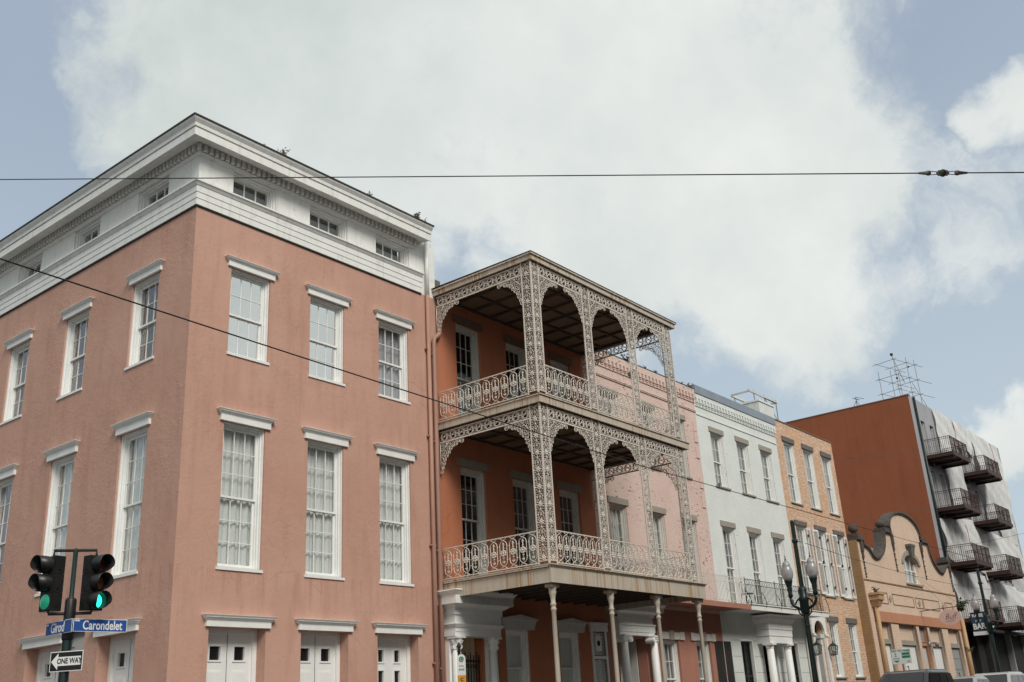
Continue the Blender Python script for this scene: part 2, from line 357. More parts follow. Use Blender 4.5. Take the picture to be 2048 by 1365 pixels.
emit('porch_bulb', (1.0, .55, .15), 1.2, (.5, .3, .1))
m, t, o = nodes('plastic_sheet'); s = T(t)
tcx = s.n('ShaderNodeTexCoord').outputs['Object']
d = s.n('ShaderNodeBsdfPrincipled'); d.inputs['Roughness'].default_value = .42
s.l(s.mix(s.rng(s.noise(s.map(tcx, (.8, .8, .35)), 1, 5, .6), .35, .7, 0, 1), (.86, .86, .85), (.76, .76, .75)), d.inputs[0])
s.l(s.bump(s.noise(s.map(tcx, (5, 5, .9)), 1, 5, .6), .8, .12), d.inputs['Normal'])
tl = s.n('ShaderNodeBsdfTranslucent'); tl.inputs[0].default_value = (.7, .7, .7, 1)
x = s.n('ShaderNodeMixShader'); x.inputs[0].default_value = .25
s.l(d.outputs[0], x.inputs[1]); s.l(tl.outputs[0], x.inputs[2]); s.l(x.outputs[0], o.inputs[0])

# ------------------------------------------------------------------ mesh helpers
class MB:
    def __init__(s): s.v = []; s.f = []; s.sm = False
    def add(s, vs, fs):
        b = len(s.v); s.v += [tuple(p) for p in vs]; s.f += [tuple(i + b for i in f) for f in fs]; return s
    def box(s, x0, x1, y0, y1, z0, z1):
        return s.add([(x0,y0,z0),(x1,y0,z0),(x1,y1,z0),(x0,y1,z0),(x0,y0,z1),(x1,y0,z1),(x1,y1,z1),(x0,y1,z1)],
                     [(0,3,2,1),(4,5,6,7),(0,1,5,4),(1,2,6,5),(2,3,7,6),(3,0,4,7)])
    def frus(s, a, z0, b, z1):      # a, b = (x0,x1,y0,y1)
        return s.add([(a[0],a[2],z0),(a[1],a[2],z0),(a[1],a[3],z0),(a[0],a[3],z0),(b[0],b[2],z1),(b[1],b[2],z1),(b[1],b[3],z1),(b[0],b[3],z1)],
                     [(0,3,2,1),(4,5,6,7),(0,1,5,4),(1,2,6,5),(2,3,7,6),(3,0,4,7)])
    def quad(s, a, b, c, d): return s.add([a,b,c,d], [(0,1,2,3)])
    def prism(s, poly, y0, y1):     # poly in (x,z), counter-clockwise seen from -y
        n = len(poly)
        vs = [(x, y0, z) for x, z in poly] + [(x, y1, z) for x, z in poly]
        fs = [tuple(range(n)), tuple(range(2*n-1, n-1, -1))] + [(i, i+n, (i+1)%n+n, (i+1)%n) for i in range(n)]
        return s.add(vs, fs)
    def tube(s, pts, r, n=5, closed=False, r2=None, cap=True):
        P = [Vector(p) for p in pts]; m = len(P); vs = []; fs = []
        up = None
        for i in range(m):
            if closed: tdir = P[(i+1)%m] - P[i-1]
            else: tdir = P[min(i+1, m-1)] - P[max(i-1, 0)]
            if tdir.length < 1e-9: tdir = Vector((0,0,1))
            tdir.normalize()
            ref = Vector((0,1,0)) if abs(tdir.y) < .9 else Vector((1,0,0))
            a = tdir.cross(ref).normalized(); b = tdir.cross(a).normalized()
            rr = r if r2 is None else r + (r2 - r) * i / (m - 1)
            for k in range(n):
                th = 2*math.pi*(k+.5)/n
                vs.append(P[i] + a*math.cos(th)*rr + b*math.sin(th)*rr)
        for i in range(m if closed else m-1):
            j = (i+1) % m
            for k in range(n):
                l_ = (k+1) % n
                fs.append((i*n+k, i*n+l_, j*n+l_, j*n+k))
        if not closed and cap:
            fs.append(tuple(range(n-1, -1, -1))); fs.append(tuple((m-1)*n + k for k in range(n)))
        return s.add(vs, fs)
    def lathe(s, prof, n=16, c=(0,0,0), flute=0):
        vs = []; fs = []; m = len(prof)
        for r, z in prof:
            for k in range(n):
                a = 2*math.pi*k/n
                rr = r*(1 - flute*(k % 2))
                vs.append((c[0]+rr*math.cos(a), c[1]+rr*math.sin(a), c[2]+z))
        for i in range(m-1):
            for k in range(n):
                l_ = (k+1) % n
                fs.append((i*n+k, i*n+l_, (i+1)*n+l_, (i+1)*n+k))
        fs.append(tuple(range(n-1, -1, -1))); fs.append(tuple((m-1)*n+k for k in range(n)))
        return s.add(vs, fs)
    def ball(s, c, r, n=10, sq=1.0):
        pr = [(max(r*math.sin(math.pi*i/8), 1e-4), -r*sq*math.cos(math.pi*i/8)) for i in range(9)]
        return s.lathe(pr, n, c)
    def smooth(s): s.sm = True; return s
    def mesh(s, name):
        me = bpy.data.meshes.new(name); me.from_pydata(s.v, [], s.f); me.update()
        if s.sm: me.polygons.foreach_set('use_smooth', [True]*len(me.polygons))
        return me
def O(name, mb, mat, parent=None, loc=(0,0,0), rot=(0,0,0), label=None, cat=None, group=None, kind=None):
    me = mb if isinstance(mb, bpy.types.Mesh) else (mb.mesh(name) if mb is not None else None)
    if me is not None and mat and not me.materials: me.materials.append(MT[mat])
    o = bpy.data.objects.new(name, me); col.objects.link(o)
    o.location = loc; o.rotation_euler = rot if not isinstance(rot, (int, float)) else (0, 0, rot)
    if parent: o.parent = parent
    if label: o['label'] = label
    if cat: o['category'] = cat
    if group: o['group'] = group
    if kind: o['kind'] = kind
    return o
def thing(name, label, cat, loc=(0,0,0), rz=0, group=None):
    return O(name, None, None, None, loc, (0, 0, rz), label, cat, group)
CACHE = {}
def cached(key, fn, mat):
    k = (key, mat)
    if k not in CACHE:
        me = fn().mesh(str(key[0])); me.materials.append(MT[mat]); CACHE[k] = me
    return CACHE[k]
def text_obj(body, size, mat, parent, loc, rot, name='lettering', ext=.003, bold=0.0, align='CENTER', sx=1.0, shear=0.0):
    c = bpy.data.curves.new('t', 'FONT'); c.body = body; c.size = size; c.extrude = ext; c.offset = bold
    c.align_x = align; c.align_y = 'CENTER'; c.shear = shear; c.resolution_u = 3
    o = bpy.data.objects.new('t', c); col.objects.link(o)
    dg = bpy.context.evaluated_depsgraph_get()
    me = bpy.data.meshes.new_from_object(o.evaluated_get(dg))
    bpy.data.objects.remove(o)
    me.materials.clear(); me.materials.append(MT[mat])
    q = O(name, me, None, parent, loc, rot); q.scale = (sx, 1, 1); return q
def wall_mb(x0, x1, z0, z1, ops, depth=.3, zs=()):
    """front sheet in the xz plane facing -y, with real openings and reveals"""
    xs = sorted({x0, x1, *[o[0] for o in ops], *[o[1] for o in ops]})
    zz = sorted({z0, z1, *zs, *[o[2] for o in ops], *[o[3] for o in ops]})
    mb = MB()
    for i in range(len(xs)-1):
        for j in range(len(zz)-1):
            cx, cz = (xs[i]+xs[i+1])/2, (zz[j]+zz[j+1])/2
            if any(o[0] < cx < o[1] and o[2] < cz < o[3] for o in ops): continue
            mb.quad((xs[i],0,zz[j]),(xs[i+1],0,zz[j]),(xs[i+1],0,zz[j+1]),(xs[i],0,zz[j+1]))
    for a, b, c, d_ in ops:
        e = depth
        mb.quad((a,0,c),(a,0,d_),(a,e,d_),(a,e,c)); mb.quad((b,0,c),(b,e,c),(b,e,d_),(b,0,d_))
        mb.quad((a,0,d_),(b,0,d_),(b,e,d_),(a,e,d_)); mb.quad((a,0,c),(a,e,c),(b,e,c),(b,0,c))
    return mb
def body(parent, x0, x1, y0, y1, z0, z1, mat, roofmat='roof_dark', front=False):
    """side and rear walls with thickness, and the roof slab"""
    t_ = .25
    O('side_wall', MB().box(x0, x0+t_, y0+.004, y1, z0, z1), mat, parent); O('side_wall', MB().box(x1-t_, x1, y0+.004, y1, z0, z1), mat, parent)
    O('rear_wall', MB().box(x0+t_, x1-t_, y1-t_, y1, z0, z1), mat, parent)
    O('roof', MB().box(x0+t_, x1-t_, y0+.01, y1-t_, z1-.55, z1-.4), roofmat, parent)
def pleat(w, h, n, amp, seed=0):
    rr = random.Random(seed); mb = MB(); cols_ = n*6; ph = rr.random()*6
    vs = []
    for i in range(cols_+1):
        u = i/cols_
        for j in range(5):
            v = j/4
            k = 1 - .25*v
            vs.append((u*w, amp*k*math.sin(u*n*2*math.pi+ph+.5*math.sin(u*9+seed)) + amp*.5*math.sin(u*n*3.7+seed), v*h))
    fs = [(i*5+j, (i+1)*5+j, (i+1)*5+j+1, i*5+j+1) for i in range(cols_) for j in range(4)]
    mb.add(vs, fs); mb.sm = True; return mb

def sash(w, h, cols, rows, mun=.016, rail=.045, brail=None, stile=.045):
    mb = MB(); br = brail or rail; d_ = .035
    mb.box(0, stile, 0, d_, 0, h); mb.box(w-stile, w, 0, d_, 0, h)
    mb.box(stile, w-stile, .001, d_-.001, 0, br); mb.box(stile, w-stile, .001, d_-.001, h-rail, h)
    iw, ih = (w-2*stile), h-br-rail
    for i in range(1, cols): mb.box(stile+iw*i/cols-mun/2, stile+iw*i/cols+mun/2, .004, d_-.004, br, h-rail)
    for j in range(1, rows): mb.box(stile, w-stile, .006, d_-.006, br+ih*j/rows-mun/2, br+ih*j/rows+mun/2)
    return mb
def panes(win, w, h, cols, rows, x, y, z, gl, rail=.045, brail=None, stile=.045, tilt=.35):
    br = brail or rail
    iw, ih = (w-2*stile)/cols, (h-br-rail)/rows
    me = cached(('pane', round(iw, 4), round(ih, 4)), lambda: MB().quad((-iw/2,0,-ih/2),(iw/2,0,-ih/2),(iw/2,0,ih/2),(-iw/2,0,ih/2)), gl)
    for i in range(cols):
        for j in range(rows):
            O('pane', me, None, win, (x+stile+iw*(i+.5), y+.018, z+br+ih*(j+.5)), (R(random.gauss(0, tilt)), 0, R(random.gauss(0, tilt))))
def window(parent, loc, rz, w, h, cols=3, rt=2, rb=2, mat='white_trim', gl='window_glass', curtain=None, rec=.1, split=.5, sill=(.05, .05), hood=None, fw=.06, label=None, lint=None, sillmat=None, blind_gap=0, cseed=0):
    """double-hung window set in an opening; origin bottom left of the opening, y into the wall"""
    e = fw+.022
    def frame():
        mb = MB(); b = rec+.16
        for k0, k1, y0 in ((0, fw*.45, rec-.055), (fw*.45, fw, rec-.005), (fw, e, rec+.045)):
            mb.box(k0, k1, y0, b, 0, h-k0); mb.box(w-k1, w-k0, y0, b, 0, h-k0); mb.box(k1, w-k1, y0, b, h-k1, h-k0)
        mb.box(e, w-e, rec-.03, b, 0, fw*.6)
        return mb
    wn = O('window', cached(('window', w, h, rec, fw), frame, mat), None, parent, loc, (0, 0, rz))
    if label: wn['label'] = label
    iw = w-2*e; zb = fw*.6; ih = h-e-zb
    hb = ih*split; ht = ih-hb+.04
    O('upper_sash', cached(('upper_sash', iw, ht, cols, rt), lambda: sash(iw, ht, cols, rt), mat), None, wn, (e, rec+.06, zb+hb-.04))
    panes(wn, iw, ht, cols, rt, e, rec+.06, zb+hb-.04, gl)
    O('lower_sash', cached(('lower_sash', iw, hb, cols, rb), lambda: sash(iw, hb, cols, rb, brail=.07), mat), None, wn, (e, rec+.10, zb))
    panes(wn, iw, hb, cols, rb, e, rec+.10, zb, gl, brail=.07)
    if sill:
        O('sill', cached(('sill', w, sill), lambda: MB().box(-sill[1], w+sill[1], -sill[0], rec+.02, -.055, 0), sillmat or mat), None, wn)
    if curtain == 'pleat': O('curtain', pleat(w-.1, h-.04, 5+cseed % 4, .022, cseed), 'curtain_white', wn, (.05, rec+.19, .02))
    elif curtain == 'sheer': O('curtain', pleat(w-.1, h-.04, 9, .02, cseed), 'curtain_grey', wn, (.05, rec+.19, .02))
    elif curtain == 'lace': O('curtain', pleat(w-.1, h-.04, 6, .02, cseed), 'lace', wn, (.05, rec+.19, .02))
    elif curtain == 'blind': O('blind', MB().box(.03, w-.03-blind_gap, rec+.145, rec+.15, .01, h-.02), 'blind_white', wn)
    elif curtain == 'halfcurtain':
        O('curtain', pleat(w*.42, h-.04, 4, .025, cseed), 'brown_curtain', wn, (.05, rec+.19, .02))
    if hood:
        def hd():
            o_, hh, pr = hood; mb = MB(); z = h
            mb.box(-o_, w+o_, -pr*.45, .0, z, z+hh*.58)
            mb.frus((-o_-.012, w+o_+.012, -pr*.5, 0), z+hh*.58, (-o_-.012, w+o_+.012, -pr*.5, 0), z+hh*.64)
            mb.frus((-o_-.02, w+o_+.02, -pr*.55, 0), z+hh*.64, (-o_-.055, w+o_+.055, -pr*.85, 0), z+hh*.8)
            mb.box(-o_-.06, w+o_+.06, -pr*.9, 0, z+hh*.8, z+hh*.84)
            mb.frus((-o_-.065, w+o_+.065, -pr*.92, 0), z+hh*.84, (-o_-.09, w+o_+.09, -pr*1.08, 0), z+hh*.96)
            mb.box(-o_-.095, w+o_+.095, -pr*1.1, 0, z+hh*.96, z+hh)
            return mb
        O('hood', cached(('hood', w, h, hood), hd, mat), None, wn)
    if lint:
        lm, lh, lo, lp = lint
        O('lintel', cached(('lintel', w, h, lint), lambda: MB().box(-lo, w+lo, -lp, .02, h, h+lh), lm), None, wn)
    return wn

# ------------------------------------------------------------------ ground
GX0, GX1 = -4.6, 120
O('ground', MB().box(-3000, 3000, -3000, 3000, -.6, -.012), 'ground_far', kind='structure')
O('street', MB().box(-120, 160, -13.5, -4.2, -.3, 0), 'asphalt', kind='structure')
O('side_street', MB().box(-12.5, -4.6, -4.2, 90, -.3, -.004), 'asphalt', kind='structure')
O('pavement', MB().box(-4.45, 160, -4.05, 70, -.3, .13), 'paving', kind='structure')
O('kerb', MB().box(-4.6, 160, -4.2, -4.05, -.3, .125).box(-4.6, -4.45, -4.05, 70, -.3, .125), 'paving', kind='structure')
O('far_pavement', MB().box(-120, 160, -18.5, -13.5, -.3, .125), 'paving', kind='structure')

# ------------------------------------------------------------------ unseen blocks across the two streets, added to cut low sky light
def block(lab, x0, x1, y0, y1, h, mat, front, nw, nf):
    t_ = thing('added_facing_building', lab, 'building', (0, 0, 0), 0, 'unseen buildings added across the street')
    O('walls', MB().box(x0, x1, y0, y1, -.1, h), mat, t_); O('cornice', MB().box(x0-.2, x1+.2, y0-.2, y1+.2, h-.45, h+.05), 'stone_lintel', t_)
    pm = MB().box(-.5, .5, -.03, .03, 0, 1.9).mesh('window'); pm.materials.append(MT['dark_glass'])
    fm = MB().box(-.62, .62, -.05, .05, 1.9, 2.1).box(-.62, .62, -.06, .06, -.12, 0).mesh('lintel'); fm.materials.append(MT['stone_lintel'])
    for i in range(nw):
        for j in range(nf):
            z = 1.0+j*(h-1.4)/nf
            if front == 'N': p_, r_ = (x0+(x1-x0)*(i+.5)/nw, y1, z), 0
            else: p_, r_ = (x1, y0+(y1-y0)*(i+.5)/nw, z), R(90)
            w_ = O('window', pm, None, t_, p_, r_); O('lintel', fm, None, w_)
block('unseen dark brick block across the street, added to cut low sky light, beside the camera corner', -4.2, 10, -34, -19.0, 14.5, 'old_dark_brick', 'N', 6, 3)
block('unseen dark brick block across the street, added to cut low sky light, second from the corner', 10.1, 28, -36, -19.0, 15.0, 'old_dark_brick', 'N', 7, 4)
block('unseen dark brick block across the street, added to cut low sky light, third from the corner', 28.1, 48, -33, -19.0, 15.5, 'old_dark_brick', 'N', 8, 3)
block('unseen dark brick block across the street, added to cut low sky light, fourth from the corner', 48.1, 75, -33, -19.0, 17.0, 'old_dark_brick', 'N', 9, 4)
block('unseen dark brick block across the side street, added to cut low sky light', -34, -20.0, -3.0, 16, 7.0, 'old_dark_brick', 'E', 7, 2)
block('unseen dark brick block farther along the side street, added to cut low sky light', -34, -20.0, 16.1, 40, 8.0, 'old_dark_brick', 'E', 8, 3)

# ================================================================== PINK CORNER BUILDING
A = thing('corner_building', 'large pink stucco corner building with white cornice and tall white windows', 'building')
XE, YL = 7.62, 16.0
WX = [(.98, 2.05), (3.24, 4.31), (5.47, 6.53)]
WY = [(1.28, 2.33), (4.20, 5.26), (7.04, 8.08), (9.92, 10.97)]
DX = [(.86, 2.23), (3.15, 4.49), (5.37, 6.70)]
DY = [(1.15, 2.52), (3.97, 5.43)]
Z3, Z2, Z1 = (8.78, 10.80), (4.21, 7.24), (0.13, 3.05)
ops = [(a, b, *Z3) for a, b in WX] + [(a, b, *Z2) for a, b in WX] + [(a, b, *Z1) for a, b in DX]
O('wall', wall_mb(0, XE, 0, 11.97, ops, .42, ), 'pink_stucco', A, label='lighter pink front wall facing the street')
# left wall: local x runs from far to near
ops = [(YL-b, YL-a, *Z3) for a, b in WY] + [(YL-b, YL-a, *Z2) for a, b in WY] + [(YL-b, YL-a, *Z1) for a, b in DY]
O('wall', wall_mb(0, YL, 0, 11.97, ops, .42), 'pink_stucco_rough', A, (0, YL, 0), R(-90), label='shaded pink side wall facing the cross street')
AX = [(.91, 2.14), (3.17, 4.40), (5.39, 6.62)]
AY = [(1.17, 2.42), (4.09, 5.30), (6.93, 8.15), (9.8, 11.0)]
O('attic_wall', wall_mb(0, XE, 11.97, 13.6, [(a, b, 12.5, 13.22) for a, b in AX], .40), 'white_paint', A, (0, -.002, 0))
O('attic_wall', wall_mb(0, YL, 11.97, 13.6, [(YL-b, YL-a, 12.5, 13.22) for a, b in AY], .40), 'white_paint', A, (-.002, YL, 0), R(-90))
def sweepL(prof, xr, yl, x_in=.0):
    mb = MB(); n = len(prof)
    for o_, z in prof: mb.v += [(-o_, yl, z), (-o_, -o_, z), (xr, -o_, z)]
    for i in range(n-1):
        a, b = i*3, (i+1)*3
        mb.f += [(a, a+1, b+1, b), (a+1, a+2, b+2, b+1)]
    k = len(mb.v)
    mb.v += [(xr, x_in, prof[0][1]), (xr, x_in, prof[-1][1])]
    mb.f.append(tuple([i*3+2 for i in range(n)] + [k+1, k]))
    return mb
XR = 7.05
O('entablature', sweepL([(.0, 11.972), (.05, 11.972), (.05, 12.12), (.062, 12.125), (.062, 12.27), (.075, 12.275), (.075, 12.42), (.09, 12.43), (.13, 12.50), (.15, 12.505), (.15, 12.545), (.09, 12.56), (.0, 12.575)], XR, YL), 'white_paint', A)
O('drip_edge', sweepL([(.0, 11.945), (.035, 11.945), (.035, 11.970), (0, 11.971)], XR, YL), 'roof_dark', A)
O('bed_moulding', sweepL([(.0, 13.215), (.03, 13.22), (.045, 13.25), (.07, 13.275), (.07, 13.29), (.045, 13.292), (.045, 13.475), (0, 13.476)], XR-.22, YL), 'white_paint', A)
O('cornice', sweepL([(.02, 13.474), (.16, 13.474), (.18, 13.445), (.43, 13.43), (.43, 13.385), (.455, 13.385), (.455, 13.565), (.40, 13.567), (.40, 13.595), (.47, 13.60), (.475, 13.68), (.53, 13.76), (.54, 13.80), (.0, 13.802)], XR, YL), 'white_paint', A)
O('roof_edge', sweepL([(.30, 13.803), (.56, 13.803), (.565, 13.835), (.30, 13.85)], XR+.02, YL), 'roof_dark', A)
hip = MB(); hip.v = [(-.36, -.36, 13.845), (XR, -.36, 13.845), (XR, YL, 13.845), (-.36, YL, 13.845), (3.6, 3.8, 14.55), (3.6, YL-3.8, 14.55)]
hip.f = [(0, 1, 4), (1, 2, 5, 4), (2, 3, 5), (3, 0, 4, 5)]
O('roof', hip, 'roof_dark', A)
de = MB().box(-.044, .044, -.095, 0, 0, .125).box(-.050, .050, -.105, 0, .125, .165).mesh('dentil'); de.materials.append(MT['white_paint'])
nd = 47
for i in range(nd): O('dentil', de, None, A, (.07 + (XR-.36)*i/(nd-1), -.046, 13.30))
nd = 82
for i in range(nd): O('dentil', de, None, A, (-.046, .07 + i*.1425, 13.30), (0, 0, R(-90)))
O('dentil', de, None, A, (-.03, -.03, 13.30), (0, 0, R(-45)))
for i in range(2):
    pass
# windows
HOOD3 = (.10, .20, .12); HOOD2 = (.11, .235, .13)
for i, (a, b) in enumerate(WX):
    window(A, (a, 0, Z3[0]), 0, b-a, Z3[1]-Z3[0], 3, 2, 2, hood=HOOD3, sill=(.03, .03), curtain=('blind', 'blind', 'lace')[i], blind_gap=.1, gl='film_glass' if i < 2 else 'window_glass', cseed=i)
    window(A, (a, 0, Z2[0]), 0, b-a, Z2[1]-Z2[0], 3, 3, 3, hood=HOOD2, sill=(.03, .04), curtain='pleat', cseed=i+5)
for i, (a, b) in enumerate(WY):
    window(A, (0, b, Z3[0]), R(-90), b-a, Z3[1]-Z3[0], 3, 2, 2, hood=HOOD3, sill=(.03, .03), curtain='halfcurtain', cseed=i+9)
    window(A, (0, b, Z2[0]), R(-90), b-a, Z2[1]-Z2[0], 3, 3, 3, hood=HOOD2, sill=(.03, .04), curtain='pleat' if i < 2 else 'halfcurtain', cseed=i+15)
def attic(loc, rz, w_):
    h_ = .72
    def fr():
        mb = MB()
        mb.box(0, .045, .05, .3, 0, h_); mb.box(w_-.045, w_, .05, .3, 0, h_); mb.box(.045, w_-.045, .05, .3, h_-.05, h_)
        mb.box(.045, .08, .10, .3, 0, h_-.05); mb.box(w_-.08, w_-.045, .10, .3, 0, h_-.05); mb.box(.08, w_-.08, .10, .3, h_-.085, h_-.05)
        mb.box(.08, .105, .15, .3, 0, h_-.085); mb.box(w_-.105, w_-.08, .15, .3, 0, h_-.085)
        return mb
    wn = O('attic_window', cached(('attic_window', w_), fr, 'white_trim'), None, A, loc, (0, 0, rz))
    iw = w_-.2
    O('window_sash', cached(('window_sash', iw), lambda: sash(iw, h_-.085, 3, 1, mun=.03, rail=.03, stile=.025), 'white_trim'), None, wn, (.1, .19, 0))
    panes(wn, iw, h_-.085, 3, 1, .1, .19, 0, 'window_glass', rail=.03, stile=.025)
    O('blind', MB().box(.02, w_-.02, .42, .425, 0, h_), 'dusk_blind', wn)
for a, b in AX: attic((a, 0, 12.5), 0, round(b-a, 3))
for a, b in AY: attic((0, b, 12.5), R(-90), 1.22)
# street doors
def panel_door(par, loc, rz, w_, h_, leaves, small_rows, frame_r=.2, jamb=.1):
    dr = O('door', MB().box(0, jamb, .28, .42, 0, h_).box(w_-jamb, w_, .28, .42, 0, h_).box(jamb, w_-jamb, .28, .42, h_-.08, h_), 'door_white', par, loc, (0, 0, rz))
    iw = w_-2*jamb; lw = iw/leaves; hh = h_-.08
    holes = []; pan = []
    lf = MB()
    for k in range(leaves):
        x0 = jamb+lw*k
        cols_ = 1 if small_rows == 1 else 2
        hs = []
        pw = .25 if small_rows == 1 else .17
        for r_ in range(small_rows):
            for q in range(cols_):
                cx = x0+lw*(q+.5)/cols_ if cols_ == 1 else x0+lw*(.27+.46*q)
                zt = 2.71-.13-r_*.46
                hs.append((cx-pw/2, cx+pw/2, zt-.26, zt))
        holes += hs
    wm = wall_mb(jamb, w_-jamb, 0, hh, holes, .05)
    O('door_leaf', wm, 'door_white', dr, (0, .33, 0))
    gap = MB()
    for k in range(1, leaves): gap.box(jamb+lw*k-.006, jamb+lw*k+.006, .328, .334, 0, hh)
    if leaves > 1: O('door_joint', gap, 'dark_interior', dr)
    for a, b, c, d_ in holes:
        O('pane', MB().quad((a, .37, c), (b, .37, c), (b, .37, d_), (a, .37, d_)), 'dark_glass', dr)
        O('moulding', MB().box(a-.035, a-.004, .312, .33, c-.035, d_+.035).box(b+.004, b+.035, .312, .33, c-.035, d_+.035).box(a-.004, b+.004, .312, .33, d_+.004, d_+.035).box(a-.004, b+.004, .312, .33, c-.035, c-.004), 'door_white', dr)
        zt = c-.16
        if small_rows == 1:
            for zt, ph in ((c-.2, .8), (c-1.15, .9)):
                O('raised_panel', MB().frus((a-.03, b+.03, .0, .33), 0, (a-.03, b+.03, 0, .33), 0) if False else MB().box(a-.05, b+.05, .318, .331, zt-ph, zt).box(a-.02, b+.02, .308, .331, zt-ph+.03, zt-.03), 'door_white', dr)
    return dr
def door_hood(par, loc, rz, w_):
    def hd():
        mb = MB(); o_ = .09; hh = .22; pr = .14
        mb.box(-o_, w_+o_, -pr*.45, 0, 0, hh*.55)
        mb.frus((-o_-.02, w_+o_+.02, -pr*.5, 0), hh*.55, (-o_-.06, w_+o_+.06, -pr*.85, 0), hh*.78)
        mb.box(-o_-.065, w_+o_+.065, -pr*.9, 0, hh*.78, hh*.84)
        mb.frus((-o_-.07, w_+o_+.07, -pr*.92, 0), hh*.84, (-o_-.1, w_+o_+.1, -pr*1.08, 0), hh*.97)
        mb.box(-o_-.1, w_+o_+.1, -pr*1.1, 0, hh*.97, hh)
        return mb
    O('door_hood', cached(('door_hood', w_), hd, 'white_trim'), None, par, loc, (0, 0, rz))
for i, (a, b) in enumerate(DX):
    panel_door(A, (a, 0, .13), 0, round(b-a, 3), 2.92, 2 if i < 2 else 1, 1 if i < 2 else 2)
    door_hood(A, (a, 0, 3.05), 0, round(b-a, 3))
for a, b in DY:
    panel_door(A, (0, b, .13), R(-90), round(b-a, 3), 2.92, 2, 1)
    door_hood(A, (0, b, 3.05), R(-90), round(b-a, 3))
# rear, roof deck and end
O('side_wall', MB().box(XE-.25, XE-.004, .03, YL-.2, 0, 13.6), 'white_stucco', A); O('rear_wall', MB().box(0, XE-.004, YL-.2, YL, 0, 13.6), 'interior', A)
O('attic_floor', MB().box(.5, XE-.26, .5, YL-.21, 12.0, 12.2), 'interior', A)
# rain pipes
O('downpipe', MB().tube([(7.22, -.09, 13.55), (7.22, -.09, 11.95)], .055, 10).smooth(), 'white_paint', A)
O('downpipe', MB().tube([(7.22, -.09, 11.95), (7.22, -.09, .1)], .055, 10).smooth(), 'pink_pipe', A)
O('downpipe', MB().tube([(7.66, -.10, 11.6), (7.66, -.10, 11.05), (7.64, -.10, 10.93), (7.56, -.10, 10.84), (7.47, -.10, 10.78), (7.42, -.10, 10.70), (7.41, -.10, 10.58), (7.41, -.10, 7), (7.41, -.10, .1)], .062, 10).smooth(), 'pink_pipe', A)
br = MB().box(-.08, .08, -.02, .085, -.02, .02).mesh('pipe_bracket'); br.materials.append(MT['pink_pipe'])
for z in (2.4, 5.2, 8.0, 10.4):
    O('pipe_bracket', br, None, A, (7.22, -.09, z)); O('pipe_bracket', br, None, A, (7.41, -.10, z-.12))

# ================================================================== ORANGE HOUSE
B = thing('orange_house', 'orange stucco house behind the cream iron gallery', 'building')
XG = 14.63
BX = [(8.42, 9.45), (10.62, 11.64), (12.81, 13.84)]
gw = [(9.97, 10.97), (12.31, 13.29)]
ops = [(a, b, 8.42, 11.52) for a, b in BX] + [(a, b, 4.4, 7.41) for a, b in BX] + [(a, b, .9, 3.28) for a, b in gw] + [(7.84, 9.05, .13, 3.05), (13.93, 14.62-.06, .13, 3.34)]
O('wall', wall_mb(7.624, XG, 0, 12.3, ops, .3), 'orange_stucco', B)
for i, (a, b) in enumerate(BX):
    window(B, (a, 0, 8.42), 0, b-a, 3.10, 3, 3, 3, lint=('brown_lintel', .22, .11, .03), rec=.12, fw=.1, split=.52, sill=(.02, 0), curtain=None if i < 2 else 'lace', gl='window_glass', mat='old_paint', cseed=30+i)
    window(B, (a, 0, 4.4), 0, b-a, 3.01, 3, 3, 3, lint=('stone_lintel', .22, .11, .03), rec=.12, fw=.1, split=.57, sill=(.02, 0), curtain=None, mat='old_paint', cseed=33+i)
for i, (a, b) in enumerate(gw):
    wn = window(B, (a, 0, .9), 0, b-a, 2.38, 1, 1, 1, rec=.1, fw=.08, sill=(.05, .06), curtain='blind', mat='white_trim', split=.62)
    def ped(w_=b-a):
        mb = MB(); h_ = 2.38
        mb.prism([(-.14, h_), (w_+.14, h_), (w_+.16, h_+.1), (w_+.24, h_+.24), (w_/2+.1, h_+.34), (w_/2-.1, h_+.34), (-.24, h_+.24), (-.16, h_+.1)], -.1, 0)
        mb.prism([(-.26, h_+.24), (w_+.26, h_+.24), (w_+.27, h_+.27), (w_/2, h_+.38), (-.27, h_+.27)], -.15, -.1)
        return mb
    O('pediment', ped(), 'old_paint', wn)
body(B, 7.63, XG-.004, .03, 14, 0, 12.6, 'interior')
# trellis door at the right end
td = O('trellis_door', MB().box(-.08, 0, -.04, .1, 0, 3.21).box(.63, .70, -.04, .1, 0, 3.21).box(-.12, .74, -.07, .1, 3.21, 3.44).box(-.15, .77, -.09, .1, 3.40, 3.46).box(0, .63, -.03, .08, 2.44, 2.52), 'white_trim', B, (13.93, 0, .13))
tr = MB()
for k in range(-30, 14):
    for sgn in (1, -1):
        pts = []
        x0 = k*.085
        p0 = []
        for z0_, z1_ in ((.2, 2.42), (2.54, 3.18)):
            # diagonal lath clipped to the panel
            za, zb = z0_, z1_
            xa = x0; xb = x0+(zb-za)
            t0 = max(0, (0-xa)/(xb-xa)); t1 = min(1, (.63-xa)/(xb-xa))
            if t1 > t0+.02:
                a = (xa+(xb-xa)*t0, za+(zb-za)*t0); b = (xa+(xb-xa)*t1, za+(zb-za)*t1)
                if sgn < 0: a = (.63-a[0], a[1]); b = (.63-b[0], b[1])
                yy = .03 if sgn > 0 else .045
                tr.tube([(a[0], yy, a[1]), (b[0], yy, b[1])], .013, 4)
O('lattice', tr, 'white_trim', td)
O('door_ornament', MB().prism([(.16, 2.66), (.46, 2.66), (.46, 3.08), (.40, 3.08), (.40, 3.13), (.22, 3.13), (.22, 3.08), (.16, 3.08)], .0, .02), 'white_trim', td)
O('porthole', MB().prism([(.31+.08*math.cos(a*math.pi/8), 2.88+.08*math.sin(a*math.pi/8)) for a in range(16)], -.006, .004), 'dark_glass', td)
